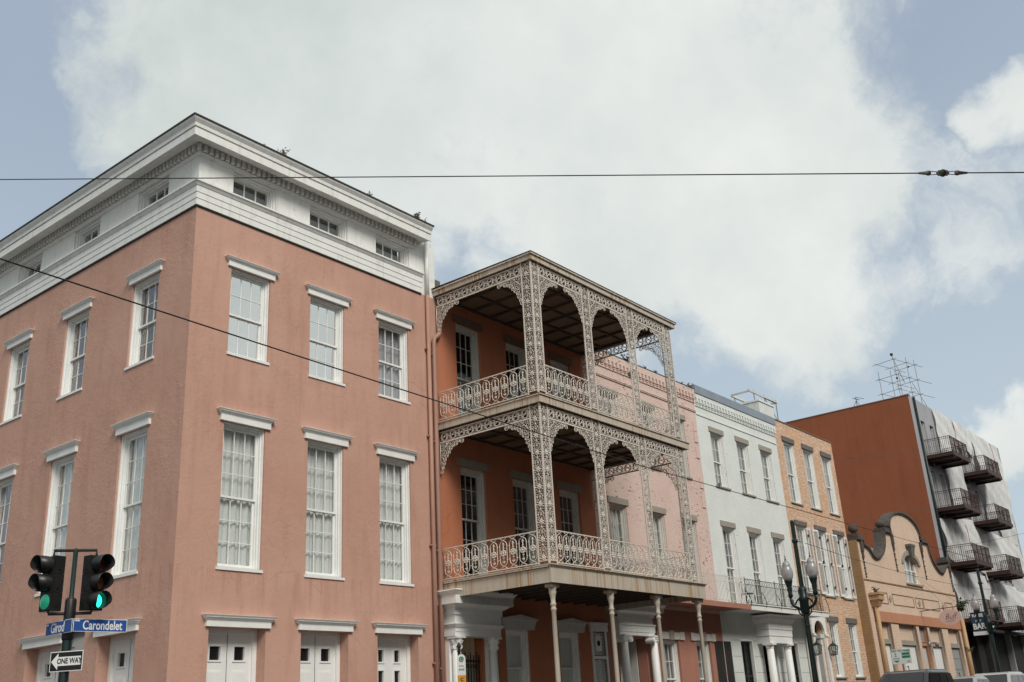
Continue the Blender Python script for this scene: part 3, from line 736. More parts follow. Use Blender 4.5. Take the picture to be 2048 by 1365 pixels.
# portico
PX0, PX1 = 7.64, 9.32
po = O('portico', MB().box(PX0-.04, PX1+.03, -.36, 0, 3.02, 3.12).box(PX0-.03, PX1+.02, -.37, 0, 3.12, 3.22).frus((PX0-.04, PX1+.03, -.39, 0), 3.22, (PX0-.09, PX1+.08, -.44, 0), 3.30)
       .box(PX0-.05, PX1+.04, -.38, 0, 3.30, 3.52).box(PX0-.07, PX1+.06, -.41, 0, 3.52, 3.68).frus((PX0-.09, PX1+.10, -.43, 0), 3.68, (PX0-.2, PX1+.22, -.56, 0), 3.76)
       .box(PX0-.26, PX1+.28, -.62, 0, 3.76, 3.97).frus((PX0-.27, PX1+.29, -.63, 0), 3.97, (PX0-.34, PX1+.36, -.70, 0), 4.06).box(PX0-.35, PX1+.37, -.71, 0, 4.06, 4.09), 'white_trim', B, label='white classical door surround with two columns')
def column(par, x, y, z0, z1, r, mat='white_trim', kind='leaf'):
    n = 20
    sh = [(r*1.35, 0), (r*1.35, .06), (r*1.2, .10), (r*1.25, .14), (r*1.05, .18)]
    H_ = z1-z0; ch = .32 if kind == 'leaf' else .2
    sh += [(r, .22), (r*.98, H_*.4), (r*.86, H_-ch)]
    c_ = O('column', MB().lathe(sh, n if kind == 'leaf' else 28, (0, 0, 0), .0 if kind != 'ionic' else .06).smooth(), mat, par, (x, y, z0))
    cap = MB()
    if kind == 'leaf':
        cap.lathe([(r*.9, H_-ch), (r*1.0, H_-ch+.02), (r*.92, H_-ch+.05), (r*1.0, H_-ch+.14), (r*1.2, H_-.08), (r*1.3, H_-.05)], 16)
        for k in range(8):
            a = k*math.pi/4; u = Vector((math.cos(a), math.sin(a), 0))
            for zz_, rr_ in ((H_-ch+.1, 1.0), (H_-.1, 1.18)):
                p0 = u*r*.92+Vector((0, 0, zz_-.07)); p1 = u*r*rr_+Vector((0, 0, zz_)); p2 = u*r*(rr_+.22)+Vector((0, 0, zz_-.02))
                cap.tube([p0, p1, p2], .028, 5, r2=.012)
        cap.box(-r*1.4, r*1.4, -r*1.4, r*1.4, H_-.05, H_)
    elif kind == 'ionic':
        cap.lathe([(r*.9, H_-ch), (r*1.1, H_-ch+.05), (r*1.1, H_-ch+.08)], 16)
        cap.box(-r*1.35, r*1.35, -r*1.1, r*1.1, H_-.10, H_-.045); cap.box(-r*1.5, r*1.5, -r*1.3, r*1.3, H_-.045, H_)
        for sx in (-1, 1):
            sp = [(sx*r*1.35+.09*(1-k/22)*math.cos(math.pi/2+sx*-k*.6), -r*1.15, H_-.14+.09*(1-k/22)*math.sin(math.pi/2+sx*-k*.6)) for k in range(20)]
            cap.tube(sp, .018, 5)
            ring = [(sx*r*1.35+.08*math.cos(k*math.pi/8), H_-.14+.08*math.sin(k*math.pi/8)) for k in range(16)]
            cap.prism(ring, -r*1.12, r*1.12)
    else:
        cap.lathe([(r*.86, H_-ch), (r*1.0, H_-ch+.03), (r*.9, H_-ch+.06), (r*1.2, H_-.07)], 20); cap.box(-r*1.25, r*1.25, -r*1.25, r*1.25, H_-.07, H_)
    O('capital', cap, mat, c_)
    return c_
column(po, 7.78, -.24, .13, 3.02, .12); column(po, 9.16, -.24, .13, 3.02, .12)
O('pilaster', MB().box(7.64, 7.80, -.12, 0, .13, 3.02).box(9.10, 9.30, -.12, 0, .13, 3.02), 'white_trim', po)
O('porch_ceiling', MB().box(7.84, 9.05, .0, 1.6, 3.06, 3.1), 'white_paint', po)
O('porch_wall', MB().box(9.06, 9.1, .3, 1.6, .13, 3.06).box(7.80, 7.83, .3, 1.6, .13, 3.06), 'white_paint', po)
O('porch_door', MB().box(7.84, 9.05, 1.6, 1.65, .13, 3.06), 'dark_interior', po)
O('porch_light', MB().ball((8.3, .7, 2.92), .07).box(8.27, 8.33, .67, .73, 2.98, 3.06), 'porch_bulb', po)
gate = MB()
for k in range(12): gate.tube([(7.86+k*.104, .12, .15), (7.86+k*.104, .12, 2.62 if k % 2 else 2.68)], .014, 5)
gate.box(7.85, 9.04, .105, .135, 2.45, 2.5).box(7.85, 9.04, .105, .135, 1.25, 1.3).box(7.85, 9.04, .105, .135, .3, .35)
for k in range(11): gate.tube([(7.91+k*.104+.035*math.cos(a), .12, 2.36+.035*math.sin(a)) for a in [i*math.pi/4 for i in range(8)]], .008, 4, True)
O('iron_gate', gate, 'iron_black', po)

# ================================================================== CAST IRON GALLERY
G = thing('iron_gallery', 'two storey cream cast iron gallery projecting from the orange house', 'gallery')
GY = -3.35; GX = 7.60; GXE = 14.63
def arc(cx, cz, r, a0, a1, n=10, y=0): return [(cx+r*math.cos(R(a0+(a1-a0)*i/n)), y, cz+r*math.sin(R(a0+(a1-a0)*i/n))) for i in range(n+1)]
def ring(mb, cx, cz, r, th, n=12, k=4, y=0): mb.tube([(cx+r*math.cos(2*math.pi*i/n), y, cz+r*math.sin(2*math.pi*i/n)) for i in range(n)], th, k, True)
def spiral(mb, cx, cz, r0, a0, turns, th, sgn=1, n=14, y=0):
    mb.tube([(cx+r0*(1-.8*i/n)*math.cos(R(a0)+sgn*turns*2*math.pi*i/n), y, cz+r0*(1-.8*i/n)*math.sin(R(a0)+sgn*turns*2*math.pi*i/n)) for i in range(n+1)], th, 4)
# baluster motif  .27 x .72
def m_bal():
    mb = MB(); w_ = .135; h = .72; t_ = .0095
    for sg in (1, -1):
        pts = [(-.085*sg, h), (-.05*sg, h-.03), (.02*sg, h-.065), (.075*sg, h-.10), (.098*sg, h-.14), (.10*sg, h-.2), (.10*sg, h/2), (.10*sg, .2), (.098*sg, .14), (.075*sg, .10), (.02*sg, .065), (-.05*sg, .03), (-.085*sg, 0)]
        mb.tube([(x, -.004*sg, z) for x, z in pts], t_, 5)
        for zz_ in (.2, h-.2): mb.ball((.105*sg, 0, zz_), .016, 6)
    mb.tube([(0, 0, .11), (0, 0, h-.11)], .010, 5)
    for sg, zc in ((1, h-.12), (-1, .12)):
        mb.tube([(-.035, 0, zc-.05*sg), (0, 0, zc+.01*sg), (.035, 0, zc-.05*sg)], .011, 4)
        mb.prism([(-.022, zc-.035*sg), (.022, zc-.035*sg), (0, zc+.012*sg)][::sg], -.008, .008)
        mb.box(-.028, .028, -.009, .009, zc-.125*sg-.007, zc-.125*sg+.007)
    ring(mb, 0, h/2, .068, .010, 14)
    for k in range(8):
        a = k*math.pi/4; mb.ball((.062*math.cos(a), -.004, h/2+.062*math.sin(a)), .021, 6)
        mb.tube([(.02*math.cos(a+.2), -.006, h/2+.02*math.sin(a+.2)), (.06*math.cos(a+.4), -.002, h/2+.06*math.sin(a+.4))], .008, 4)
    mb.ball((0, -.006, h/2), .026, 8)
    return mb.smooth()
# column lattice motif: .30 wide, .40 high (between side bars)
def m_col(w_):
    mb = MB(); h = .40; k = w_/.30; t_ = .0088
    X = lambda x: x*k
    # flower
    for q in range(6):
        a = q*math.pi/3+.26; mb.ball((X(.05*math.cos(a)), 0, .05+.045*math.sin(a)), .024, 6)
    mb.ball((0, -.008, .05), .026, 8)
    for sx in (-1, 1): mb.ball((X(.105*sx), 0, .05), .019, 6); mb.ball((X(.085*sx), 0, .10), .015, 6); mb.ball((X(.085*sx), 0, .0), .015, 6)
    for sx in (-1, 1):
        # vesica
        mb.tube([(X(sx*x), 0, z) for x, z in ((0, .09), (.045, .13), (.075, .19), (.075, .23), (.045, .29), (0, .33))], t_, 4)
        # inner leaf
        mb.tube([(X(sx*x), 0, z) for x, z in ((0, .15), (.028, .2), (.02, .25), (0, .28))], t_*.8, 4)
        # side scrolls
        mb.tube([(X(sx*x), 0, z) for x, z in ((.135, .10), (.09, .125), (.085, .155), (.115, .17), (.135, .15))], t_*.85, 4)
        mb.tube([(X(sx*x), 0, z) for x, z in ((.135, .20), (.10, .22), (.06, .26), (.095, .295), (.13, .28), (.12, .25))], t_*.85, 4)
        mb.tube([(X(sx*x), 0, z) for x, z in ((0, .33), (.05, .345), (.10, .33), (.135, .36))], t_*.85, 4)
        mb.tube([(X(sx*x), 0, z) for x, z in ((.03, .36), (.075, .375), (.11, .40), (.135, .405))], t_*.8, 4)
        mb.ball((X(sx*.1), 0, .235), .014, 5)
    mb.tube([(0, 0, .28), (0, 0, .40)], t_, 4); mb.tube([(0, 0, .15), (0, 0, .09)], t_*.9, 4)
    mb.ball((0, -.004, .335), .02, 6); mb.ball((0, -.004, .215), .016, 6)
    return mb.smooth()
# frieze motif: .32 wide, .27 high
def m_fri():
    mb = MB(); t_ = .010; h = .26
    ring(mb, 0, h/2, .10, t_, 16); ring(mb, .16, h/2, .065, t_*.8, 12)
    for sx in (-1, 1):
        mb.tube([(sx*.02, 0, .01), (sx*.09, 0, .04), (sx*.13, 0, h/2), (sx*.09, 0, h-.04), (sx*.02, 0, h-.01)], t_*.8, 4)
        spiral(mb, sx*.055, h/2+.02*sx, .05, 90*sx, 1.2, t_*.75, sx)
    mb.tube([(-.16, 0, .015), (-.09, 0, .06), (-.02, 0, h/2), (.06, 0, h-.06), (.14, 0, h-.01)], t_*.8, 4)
    mb.tube([(-.16, 0, h-.015), (-.1, 0, h-.05), (-.06, 0, h*.55)], t_*.7, 4)
    mb.tube([(.16, 0, .015), (.1, 0, .05), (.06, 0, h*.4)], t_*.7, 4)
    mb.ball((0, -.004, h/2), .018, 6); mb.ball((.16, -.004, h/2), .02, 6)
    return mb.smooth()
# bracket: corner piece; local x away from the post, z down from the frieze
def m_bra(bw=.80, bh=.76):
    mb = MB(); rr = random.Random(3)
    def edge(u):            # lower edge depth for distance u from the post (0..1)
        return bh*((1-u)**3.0*.90+.10*(1-u)+.055+.03*math.sin(u*22)) if u < 1 else .05*bh
    mb.tube([(.0, 0, -.01), (.0, 0, -bh)], .012, 4); mb.tube([(0, 0, 0), (bw, 0, 0)], .010, 4)
    mb.tube([(0, 0, -.30), (.30, 0, 0)], .011, 4)
    # outer scalloped rim
    pts = [(u/24*bw, -edge(u/24)) for u in range(25)]
    L_ = [0]
    for i in range(24): L_.append(L_[-1]+math.hypot(pts[i+1][0]-pts[i][0], pts[i+1][1]-pts[i][1]))
    m = 11
    for k in range(m):
        s_ = L_[-1]*(k+.5)/m
        i = max(j for j in range(25) if L_[j] <= s_); i = min(i, 23)
        f_ = (s_-L_[i])/(L_[i+1]-L_[i]); x = pts[i][0]+(pts[i+1][0]-pts[i][0])*f_; z = pts[i][1]+(pts[i+1][1]-pts[i][1])*f_
        r_ = .040 if k % 2 else .056
        ring(mb, x, z, r_, .0085, 10); spiral(mb, x, z, r_*.62, k*70, 1.0, .0075, 1, 7); mb.ball((x+.03, -.003, z-.036), .015, 5)
    # scrollwork filling
    gz = .086
    for iz in range(12):
        for ix in range(12):
            x = .045+ix*gz+(gz/2 if iz % 2 else 0); z = -.045-iz*gz*.9
            u = x/bw
            if u < 1 and -z < edge(u)-.03:
                if (ix+iz) % 3 == 0: spiral(mb, x, z, .045, rr.random()*360, 1.1, .0075, 1 if ix % 2 else -1, 9)
                elif (ix+iz) % 3 == 1: ring(mb, x, z, .036, .0075, 9)
                else:
                    a = rr.random()*3.14
                    mb.tube([(x-.045*math.cos(a), 0, z-.045*math.sin(a)), (x+.012*math.sin(a), 0, z-.012*math.cos(a)), (x+.045*math.cos(a), 0, z+.045*math.sin(a))], .008, 4)
                    mb.ball((x, -.003, z), .017, 5)
    return mb.smooth()
def motif(fn, *a):
    me = fn(*a).mesh(fn.__name__); me.materials.append(MT['iron_cream']); return me
MBAL = motif(m_bal); MCOL = motif(m_col, .30); MCOLN = motif(m_col, .33); MFRI = motif(m_fri); MBRA = motif(m_bra)
def col_panel(p0, rz, w_, z0, z1, me, open_top=True):
    """flat openwork post: two side bars and stacked castings; p0 = left foot, local x across"""
    c_ = O('lattice_post', MB().box(-.012, .018, -.016, .016, z0-.02, z1+.03).box(w_-.018, w_+.012, -.016, .016, z0-.02, z1+.03).box(.018, w_-.018, -.012, .012, z0+.035, z0+.055), 'iron_cream', G, p0, (0, 0, rz))
    n = max(1, round((z1-z0-.06)/.40)); st = (z1-z0-.06)/n
    for k in range(n):
        q = O('casting', me, None, c_, (w_/2, 0, z0+.06+k*st)); q.scale = (1, 1, st/.40)
    return c_
def railing(p0, rz, L_, z0, n):
    """run of balusters; local x along the run"""
    r_ = O('railing', MB().box(0, L_, -.014, .014, z0+.72, z0+.745).box(0, L_, -.010, .010, z0-.022, z0), 'iron_cream', G, p0, (0, 0, rz))
    for k in range(n):
        q = O('baluster', MBAL, None, r_, (L_*(k+.5)/n, 0, z0)); q.scale = (min(1.12, L_/n/.27), 1, 1)
    return r_
def frieze(p0, rz, L_, z0, h=.28, n=None):
    f_ = O('frieze', MB().box(0, L_, -.013, .013, z0+h-.014, z0+h+.006).box(0, L_, -.015, .015, z0-.018, z0+.016), 'iron_cream', G, p0, (0, 0, rz))
    n = n or round(L_/.31)
    for k in range(n):
        q = O('scroll', MFRI, None, f_, (L_*(k+.5)/n, 0, z0+.012)); q.scale = (L_/n/.32, 1, (h-.02)/.26)
    return f_
def bracket(p, rz, flip=False):
    q = O('bracket', MBRA, None, G, p, (0, 0, rz))
    if flip: q.scale = (-1, 1, 1)
    return q
PW = .33
cols = [(7.60, .30), (9.81, .34), (12.01, .34), (14.13, .34)]
for zr, zc in ((4.385, 8.19), (8.50, 12.02)):
    # front posts
    for i, (x, ww) in enumerate(cols):
        col_panel((x, GY, 0), 0, ww, zr, zc, MCOL if i == 0 else MCOLN)
    col_panel((GX, GY+.31, 0), R(-90), .30, zr, zc, MCOL)                 # left return of the corner post
    col_panel((GXE-.12, GY+.02, 0), R(90), .30, zr, zc, MCOL)             # right return
    zf = zc-.31
    fr = [(7.90, 9.81), (10.15, 12.01), (12.35, 14.13)]
    for a, b in fr:
        frieze((a, GY, 0), 0, b-a, zf); railing((a, GY, 0), 0, b-a, zr+.02, 7)
        bracket((a, GY, zf-.02), 0); bracket((b, GY, zf-.02), 0, True)
    Ls = 3.35-.31-.06
    frieze((GX, -.06, 0), R(-90), Ls, zf); railing((GX, -.06, 0), R(-90), Ls, zr+.02, 10)
    bracket((GX, -.06, zf-.02), R(-90)); bracket((GX, GY+.31, zf-.02), R(-90), True)
    frieze((GXE-.12, GY+.32, 0), R(90), Ls, zf); railing((GXE-.12, GY+.32, 0), R(90), Ls, zr+.02, 10)
    bracket((GXE-.12, GY+.32, zf-.02), R(90)); bracket((GXE-.12, -.06, zf-.02), R(90), True)
# roof fascia, floors
O('roof_fascia', MB().box(GX-.08, GXE+.08, GY-.08, GY-.03, 12.03, 12.16).box(GX-.08, GX-.03, GY-.03, -.01, 12.03, 12.16).box(GXE+.03, GXE+.08, GY-.03, -.01, 12.03, 12.16)
  .box(GX-.12, GXE+.12, GY-.12, GY-.03, 12.16, 12.20).box(GX-.12, GX-.03, GY-.03, -.01, 12.16, 12.20).box(GXE+.03, GXE+.12, GY-.03, -.01, 12.16, 12.20), 'fascia_cream', G)
rf = MB(); rf.v = [(GX-.13, GY-.13, 12.205), (GXE+.13, GY-.13, 12.205), (GXE+.13, 0, 12.23), (GX-.13, 0, 12.23), (GX-.13, GY-.13, 12.225), (GXE+.13, GY-.13, 12.225), (GXE+.13, 0, 12.25), (GX-.13, 0, 12.25)]
rf.f = [(0, 3, 2, 1), (4, 5, 6, 7), (0, 1, 5, 4), (1, 2, 6, 5), (2, 3, 7, 6), (3, 0, 4, 7)]
O('roof', rf, 'roof_dark', G)
def ceiling(z, nx=9, ny=4):
    x0, x1, y0, y1 = GX+.02, GXE-.15, GY+.05, -.03
    bm_ = MB()
    for i in range(nx+1):
        x = x0+(x1-x0)*i/nx; bm_.box(x-.03, x+.03, y0, y1, z-.10, z)
    for j in range(ny+1):
        y = y0+(y1-y0)*j/ny; bm_.box(x0-.03, x1+.03, y-.035, y+.035, z-.085, z-.004)
    O('ceiling_beams', bm_, 'ceiling_beam', G)
    pw, ph = (x1-x0)/nx-.06, (y1-y0)/ny-.07
    me = MB().box(-pw/2, pw/2, -ph/2, ph/2, 0, .015).mesh('ceiling_panel'); me.materials.append(MT['ceiling_panel'])
    for i in range(nx):
        for j in range(ny):
            O('ceiling_panel', me, None, G, (x0+(x1-x0)*(i+.5)/nx, y0+(y1-y0)*(j+.5)/ny, z-.03), (R(random.gauss(0, .5)), R(random.gauss(0, .5)), 0))
    O('ceiling_deck', MB().box(x0, x1, y0, y1, z+.001, z+.02), 'ceiling_beam', G)
ceiling(12.12); ceiling(8.30, 9, 4)
O('floor', MB().box(GX-.05, GXE+.05, GY-.05, -.005, 8.33, 8.395), 'floor_board', G)
O('floor_fascia', MB().box(GX-.09, GXE+.09, GY-.09, GY-.045, 8.21, 8.385).box(GX-.09, GX-.045, GY-.045, -.005, 8.21, 8.385).box(GXE+.045, GXE+.09, GY-.045, -.005, 8.21, 8.385)
  .box(GX-.12, GXE+.12, GY-.12, GY-.05, 8.386, 8.415).box(GX-.12, GX-.05, GY-.05, -.005, 8.386, 8.415).box(GXE+.05, GXE+.12, GY-.05, -.005, 8.386, 8.415), 'fascia_cream', G)
O('floor', MB().box(GX-.03, GXE+.03, GY-.03, -.005, 4.20, 4.30), 'floor_board', G)
O('floor_fascia', MB().box(GX-.07, GXE+.07, GY-.07, GY-.03, 3.92, 4.26).box(GX-.07, GX-.03, GY-.03, -.005, 3.92, 4.26).box(GXE+.03, GXE+.07, GY-.03, -.005, 3.92, 4.26)
  .frus((GX-.075, GXE+.075, GY-.075, GY-.02), 4.26, (GX-.12, GXE+.12, GY-.12, GY-.02), 4.31).box(GX-.13, GXE+.13, GY-.13, GY+.1, 4.311, 4.335)
  .box(GX-.12, GX-.02, GY-.02, -.005, 4.27, 4.31).box(GX-.13, GX+.1, GY+.1, -.005, 4.311, 4.335).box(GXE+.02, GXE+.12, GY-.02, -.005, 4.27, 4.31).box(GXE-.1, GXE+.13, GY+.1, -.005, 4.311, 4.335), 'fascia_cream', G)
bm_ = MB()
for i in range(12): bm_.box(7.72+i*.6, 7.78+i*.6, GY+.02, -.01, 4.05, 4.199)
O('floor_joist', bm_, 'ceiling_beam', G)
me = MB().lathe([(.10, 0), (.10, .25), (.075, .3), (.062, .45), (.057, 2.0), (.052, 3.18), (.068, 3.2), (.068, 3.23), (.054, 3.25), (.054, 3.29), (.07, 3.31), (.07, 3.34), (.055, 3.36), (.056, 3.45), (.07, 3.53), (.09, 3.60), (.08, 3.65), (.095, 3.67), (.095, 3.70)], 14).box(-.15, .15, -.10, .10, 3.70, 3.785).smooth()
me = me.mesh('street_post'); me.materials.append(MT['fascia_cream'])
for x in (7.78, 10.16, 12.34, 14.52): O('street_post', me, None, G, (x, -3.24, .13))

# ================================================================== PINK BRICK HOUSE
XP = 21.93
C = thing('pink_brick_house', 'faded pink painted brick house with grey lintels right of the gallery', 'building')
CX = [(15.44, 16.55), (17.98, 18.75), (20.0, 20.86)]
CX = [(15.45, 16.45), (17.80, 18.80), (20.0, 20.95)]
pg = [(17.90, 18.86), (20.02, 20.98)]
ops = [(a, b, 8.9, 11.06) for a, b in CX] + [(a, b, 4.45, 7.33) for a, b in CX]
O('wall', wall_mb(XG, XP, 4.15, 12.46, ops, .28), 'pink_brick', C)
O('ground_wall', wall_mb(XG, XP, 0, 4.15, [(a, b, .9, 3.20) for a, b in pg] + [(15.28, 16.85, .13, 3.2), (21.28, XP-.02, .13, 3.24)], .34), 'salmon_stucco', C)
for i, (a, b) in enumerate(CX):
    window(C, (a, 0, 8.9), 0, b-a, 2.16, 3, 2, 2, lint=('stone_lintel', .19, .10, .035), rec=.1, curtain='sheer', mat='old_paint', sill=(.06, .08), sillmat='stone_lintel', cseed=40+i)
    window(C, (a, 0, 4.45), 0, b-a, 2.88, 3, 3, 3, lint=('stone_lintel', .2, .10, .035), rec=.1, curtain='pleat', mat='old_paint', sill=(.03, .02), cseed=44+i)
for a, b in pg:
    wn = window(C, (a, 0, .9), 0, b-a, 2.30, 3, 2, 2, rec=.14, curtain='sheer', mat='white_trim', sill=(.05, .06), cseed=int(a*3))
    O('lintel', MB().box(-.34, b-a+.30, -.04, .02, 2.32, 2.54).box(-.38, -.12, -.06, -.04, 2.31, 2.56).box(b-a+.08, b-a+.34, -.06, -.04, 2.31, 2.56), 'old_paint', wn)
    O('lintel_emblem', MB().box(.34, .62, -.07, -.04, 2.30, 2.60), 'stone_lintel', wn)
body(C, XG+.004, XP-.004, .03, 14, 0, 12.40, 'interior')
O('passage_shade_sheet', MB().box(21.285, XP-.025, .012, .028, .13, 3.24), 'dark_interior', C)  # dark sheet in the opening, standing in for the shade of the passage
O('coping', MB().box(XG, XP, -.05, .30, 12.461, 12.52), 'roof_dark', C)
O('corbel_band', MB().box(XG, XP, -.07, 0, 12.24, 12.46).box(XG, XP, -.03, 0, 11.93, 11.98), 'pink_brick', C)
O('string_course', MB().box(XG, XP, -.035, 0, 11.56, 11.62).box(XG, XP, -.05, -.035, 11.60, 11.63), 'pink_brick', C)
def corbels(par, x0, x1, z0, z1, mat, step=.235, wid=.12):
    me = MB().box(-wid/2, wid/2, -.09, 0, .07, z1-z0).box(-wid/2+.02, wid/2-.02, -.055, 0, 0, .07).mesh('corbel'); me.materials.append(MT[mat])
    n = int((x1-x0)/step)
    for i in range(n): O('corbel', me, None, par, (x0+(i+.5)*(x1-x0)/n, -.002, z0))
corbels(C, XG, XP, 11.99, 12.24, 'pink_brick')
qm = MB().box(0, .24, -.03, 0, 0, .40).mesh('quoin'); qm.materials.append(MT['pink_brick'])
for z in (10.78, 10.36, 9.75, 8.62, 7.9): O('quoin', qm, None, C, (21.60, 0, z))
# portico with ionic columns
pc = O('portico', MB().box(15.06, 17.06, -.22, 0, 3.26, 3.36).box(15.04, 17.08, -.24, 0, 3.36, 3.55).box(15.02, 17.10, -.27, 0, 3.55, 3.60).box(15.08, 17.04, -.2, 0, 3.60, 3.80)
       .frus((15.02, 17.10, -.26, 0), 3.88, (14.95, 17.2, -.36, 0), 3.95).box(14.88, 17.34, -.46, 0, 3.95, 4.09).frus((14.86, 17.36, -.48, 0), 4.09, (14.80, 17.42, -.54, 0), 4.17), 'white_trim', C, label='white portico with two fluted scroll-topped columns')
dm = MB().box(-.028, .028, -.07, 0, 0, .08).mesh('dentil'); dm.materials.append(MT['white_trim'])
for i in range(20): O('dentil', dm, None, pc, (15.08+i*.102, -.2, 3.80))
column(pc, 15.24, -.24, .13, 3.26, .13, kind='ionic'); column(pc, 16.92, -.24, .13, 3.26, .13, kind='ionic')
O('recessed_door', MB().box(15.3, 16.83, .95, 1.0, .13, 3.2).box(15.32, 15.36, .34, .95, .13, 3.2).box(16.78, 16.82, .34, .95, .13, 3.2), 'old_paint', pc)

# ================================================================== WHITE HOUSE
XW = 28.93
W_ = thing('white_house', 'white painted brick house with a blue grey metal coping', 'building')
HX = [(22.92, 23.90), (25.06, 26.04), (27.18, 28.16)]
wg = [(23.26, 24.12), (27.22, 28.02)]
ops = [(a, b, 8.9, 11.0) for a, b in HX] + [(a, b, 4.5, 7.38) for a, b in HX]
O('wall', wall_mb(XP, XW, 4.2, 12.4, ops, .28), 'white_brick', W_)
O('ground_wall', wall_mb(XP, XW, 0, 4.2, [(a, b, .9, 3.28) for a, b in wg] + [(25.0, 26.1, .13, 3.2), (XP+.02, 22.5, .13, 3.24)], .34), 'white_stucco', W_)
for i, (a, b) in enumerate(HX):
    window(W_, (a, 0, 8.9), 0, b-a, 2.1, 3, 2, 2, lint=('stone_lintel', .2, .1, .035), rec=.1, curtain='sheer', mat='white_trim', sill=(.06, .08), sillmat='stone_lintel', cseed=50+i)
    window(W_, (a, 0, 4.5), 0, b-a, 2.88, 3, 3, 3, lint=('stone_lintel', .2, .1, .035), rec=.1, curtain='sheer', mat='white_trim', sill=(.03, .02), cseed=54+i)
body(W_, XP+.004, XW-.004, .03, 14, 0, 12.4, 'interior')
O('passage_shade_sheet', MB().box(XP+.025, 22.495, .012, .028, .13, 3.24), 'dark_interior', W_)  # white house half of the passage: its shade as a flush dark sheet
O('coping', MB().box(XP+.01, XW-.01, -.10, .35, 12.34, 12.66), 'flashing', W_)
O('corbel_band', MB().box(XP+.02, XW-.02, -.07, 0, 12.16, 12.338).box(XP+.02, XW-.02, -.03, 0, 11.84, 11.89), 'white_brick', W_)
O('string_course', MB().box(XP+.02, XW-.02, -.03, 0, 11.50, 11.56), 'white_brick', W_)
corbels(W_, XP+.03, XW-.03, 11.9, 12.16, 'white_brick')
# scored blocks of the ground floor
jm = MB()
for k, z in enumerate((3.3, 2.75, 2.2, 1.65, 1.1)):
    jm.box(22.55, 23.22, -.004, .002, z-.008, z+.008).box(24.16, 24.9, -.004, .002, z-.008, z+.008).box(26.15, 27.18, -.004, .002, z-.008, z+.008).box(28.06, XW-.05, -.004, .002, z-.008, z+.008)
O('block_joint', jm, 'stone_lintel', W_)
for a, b in wg:
    sh = O('shutter', MB().box(0, .06, 0, .05, 0, 2.38).box(b-a-.06, b-a, 0, .05, 0, 2.38).box(.06, b-a-.06, 0, .05, 2.3, 2.38).box(.06, b-a-.06, 0, .05, 0, .08).box((b-a)/2-.04, (b-a)/2+.04, .002, .05, .08, 2.3).box(.06, b-a-.06, .003, .05, 1.15, 1.22), 'iron_black', W_, (a, .1, .9), label='black louvred shutters closed over a ground floor window')
    sm = MB().box(.06, b-a-.06, -.012, .012, 0, .006).mesh('slat'); sm.materials.append(MT['lamp_green'])
    for k in range(44):
        O('slat', sm, None, sh, (0, .025, .11+k*.05), (R(38), 0, 0))
    O('shutter_frame', MB().box(-.005, b-a+.09, -.12, -.1, 2.38, 2.44).box(b-a, b-a+.07, -.12, -.1, 0, 2.38), 'white_trim', sh)
pw = O('portico', MB().box(24.56, 26.52, -.52, 0, 3.2, 3.44).box(24.54, 26.54, -.54, 0, 3.45, 3.68).box(24.52, 26.56, -.56, 0, 3.69, 3.90).frus((24.52, 26.56, -.56, 0), 3.905, (24.44, 26.70, -.66, 0), 4.05).box(24.42, 26.74, -.68, 0, 4.05, 4.12).frus((24.42, 26.74, -.68, 0), 4.12, (24.36, 26.82, -.74, 0), 4.20), 'white_trim', W_, label='white portico with two round columns')
column(pw, 24.74, -.40, .13, 3.2, .15, kind='plain'); column(pw, 26.24, -.40, .13, 3.2, .15, kind='plain')
O('recessed_door', MB().box(25.0, 26.1, .9, .95, .13, 3.2), 'dark_interior', pw)
O('door_leaf', MB().box(25.15, 25.4, .35, .9, .13, 2.7), 'door_white', pw)
O('downpipe', MB().tube([(28.86, -.07, 4.3), (28.86, -.07, .1)], .045, 8).smooth(), 'old_paint', W_)

# long balcony over the pink brick and white houses
BL = thing('iron_balcony', 'long low iron balcony across the pink brick and white houses', 'balcony')
O('slab', MB().box(XG+.15, 22.3, -1.02, 0, 4.27, 4.40).box(XG+.15, 22.3, -1.06, -1.02, 4.22, 4.36), 'salmon_stucco', BL, label='pink painted part of the slab')
O('slab', MB().box(22.3, 29.05, -1.02, 0, 4.27, 4.40).box(22.3, 29.05, -1.06, -1.02, 4.22, 4.36).box(22.3, 29.08, -1.09, 0, 4.401, 4.43), 'white_paint', BL, label='white painted part of the slab')
def rail2(x0, x1, mat):
    mb = MB(); n = int((x1-x0)/.1)
    mb.box(x0, x1, -.94, -.915, 5.28, 5.30).box(x0, x1, -.935, -.92, 5.10, 5.115).box(x0, x1, -.935, -.92, 4.48, 4.495)
    for i in range(n+1):
        x = x0+(x1-x0)*i/n
        mb.tube([(x, -.928, 4.44), (x, -.928, 5.11)], .009, 4)
        if i % 2 == 0: ring(mb, x+.05, 5.19, .075, .007, 10, 4, -.928)
        if i % 12 == 0: mb.tube([(x, -.928, 4.3), (x, -.96, 4.42), (x, -.928, 4.5), (x, -.928, 5.36)], .016, 5); mb.tube([(x, -.928, 4.9), (x-.01, -1.03, 4.75), (x, -1.10, 4.5), (x, -1.06, 4.33)], .012, 4)
    return mb
O('railing', rail2(XG+.2, 22.3, 'w'), 'old_paint', BL, label='pale weathered railing')
r_ = rail2(22.3, 28.95, 'b')
for i in range(9): r_.tube([(28.95, -.928+i*.1, 4.44), (28.95, -.928+i*.1, 5.11)], .009, 4)
r_.box(28.94, 28.96, -.93, 0, 5.28, 5.3).box(28.94, 28.96, -.93, 0, 5.10, 5.115)
r_.tube([(29.0, -1.0, 4.35), (29.25, -1.05, 4.42), (29.32, -1.0, 4.7), (29.15, -1.0, 4.95), (29.0, -.95, 4.9)], .013, 5)
O('railing', r_, 'iron_black', BL, label='dark rusty railing')
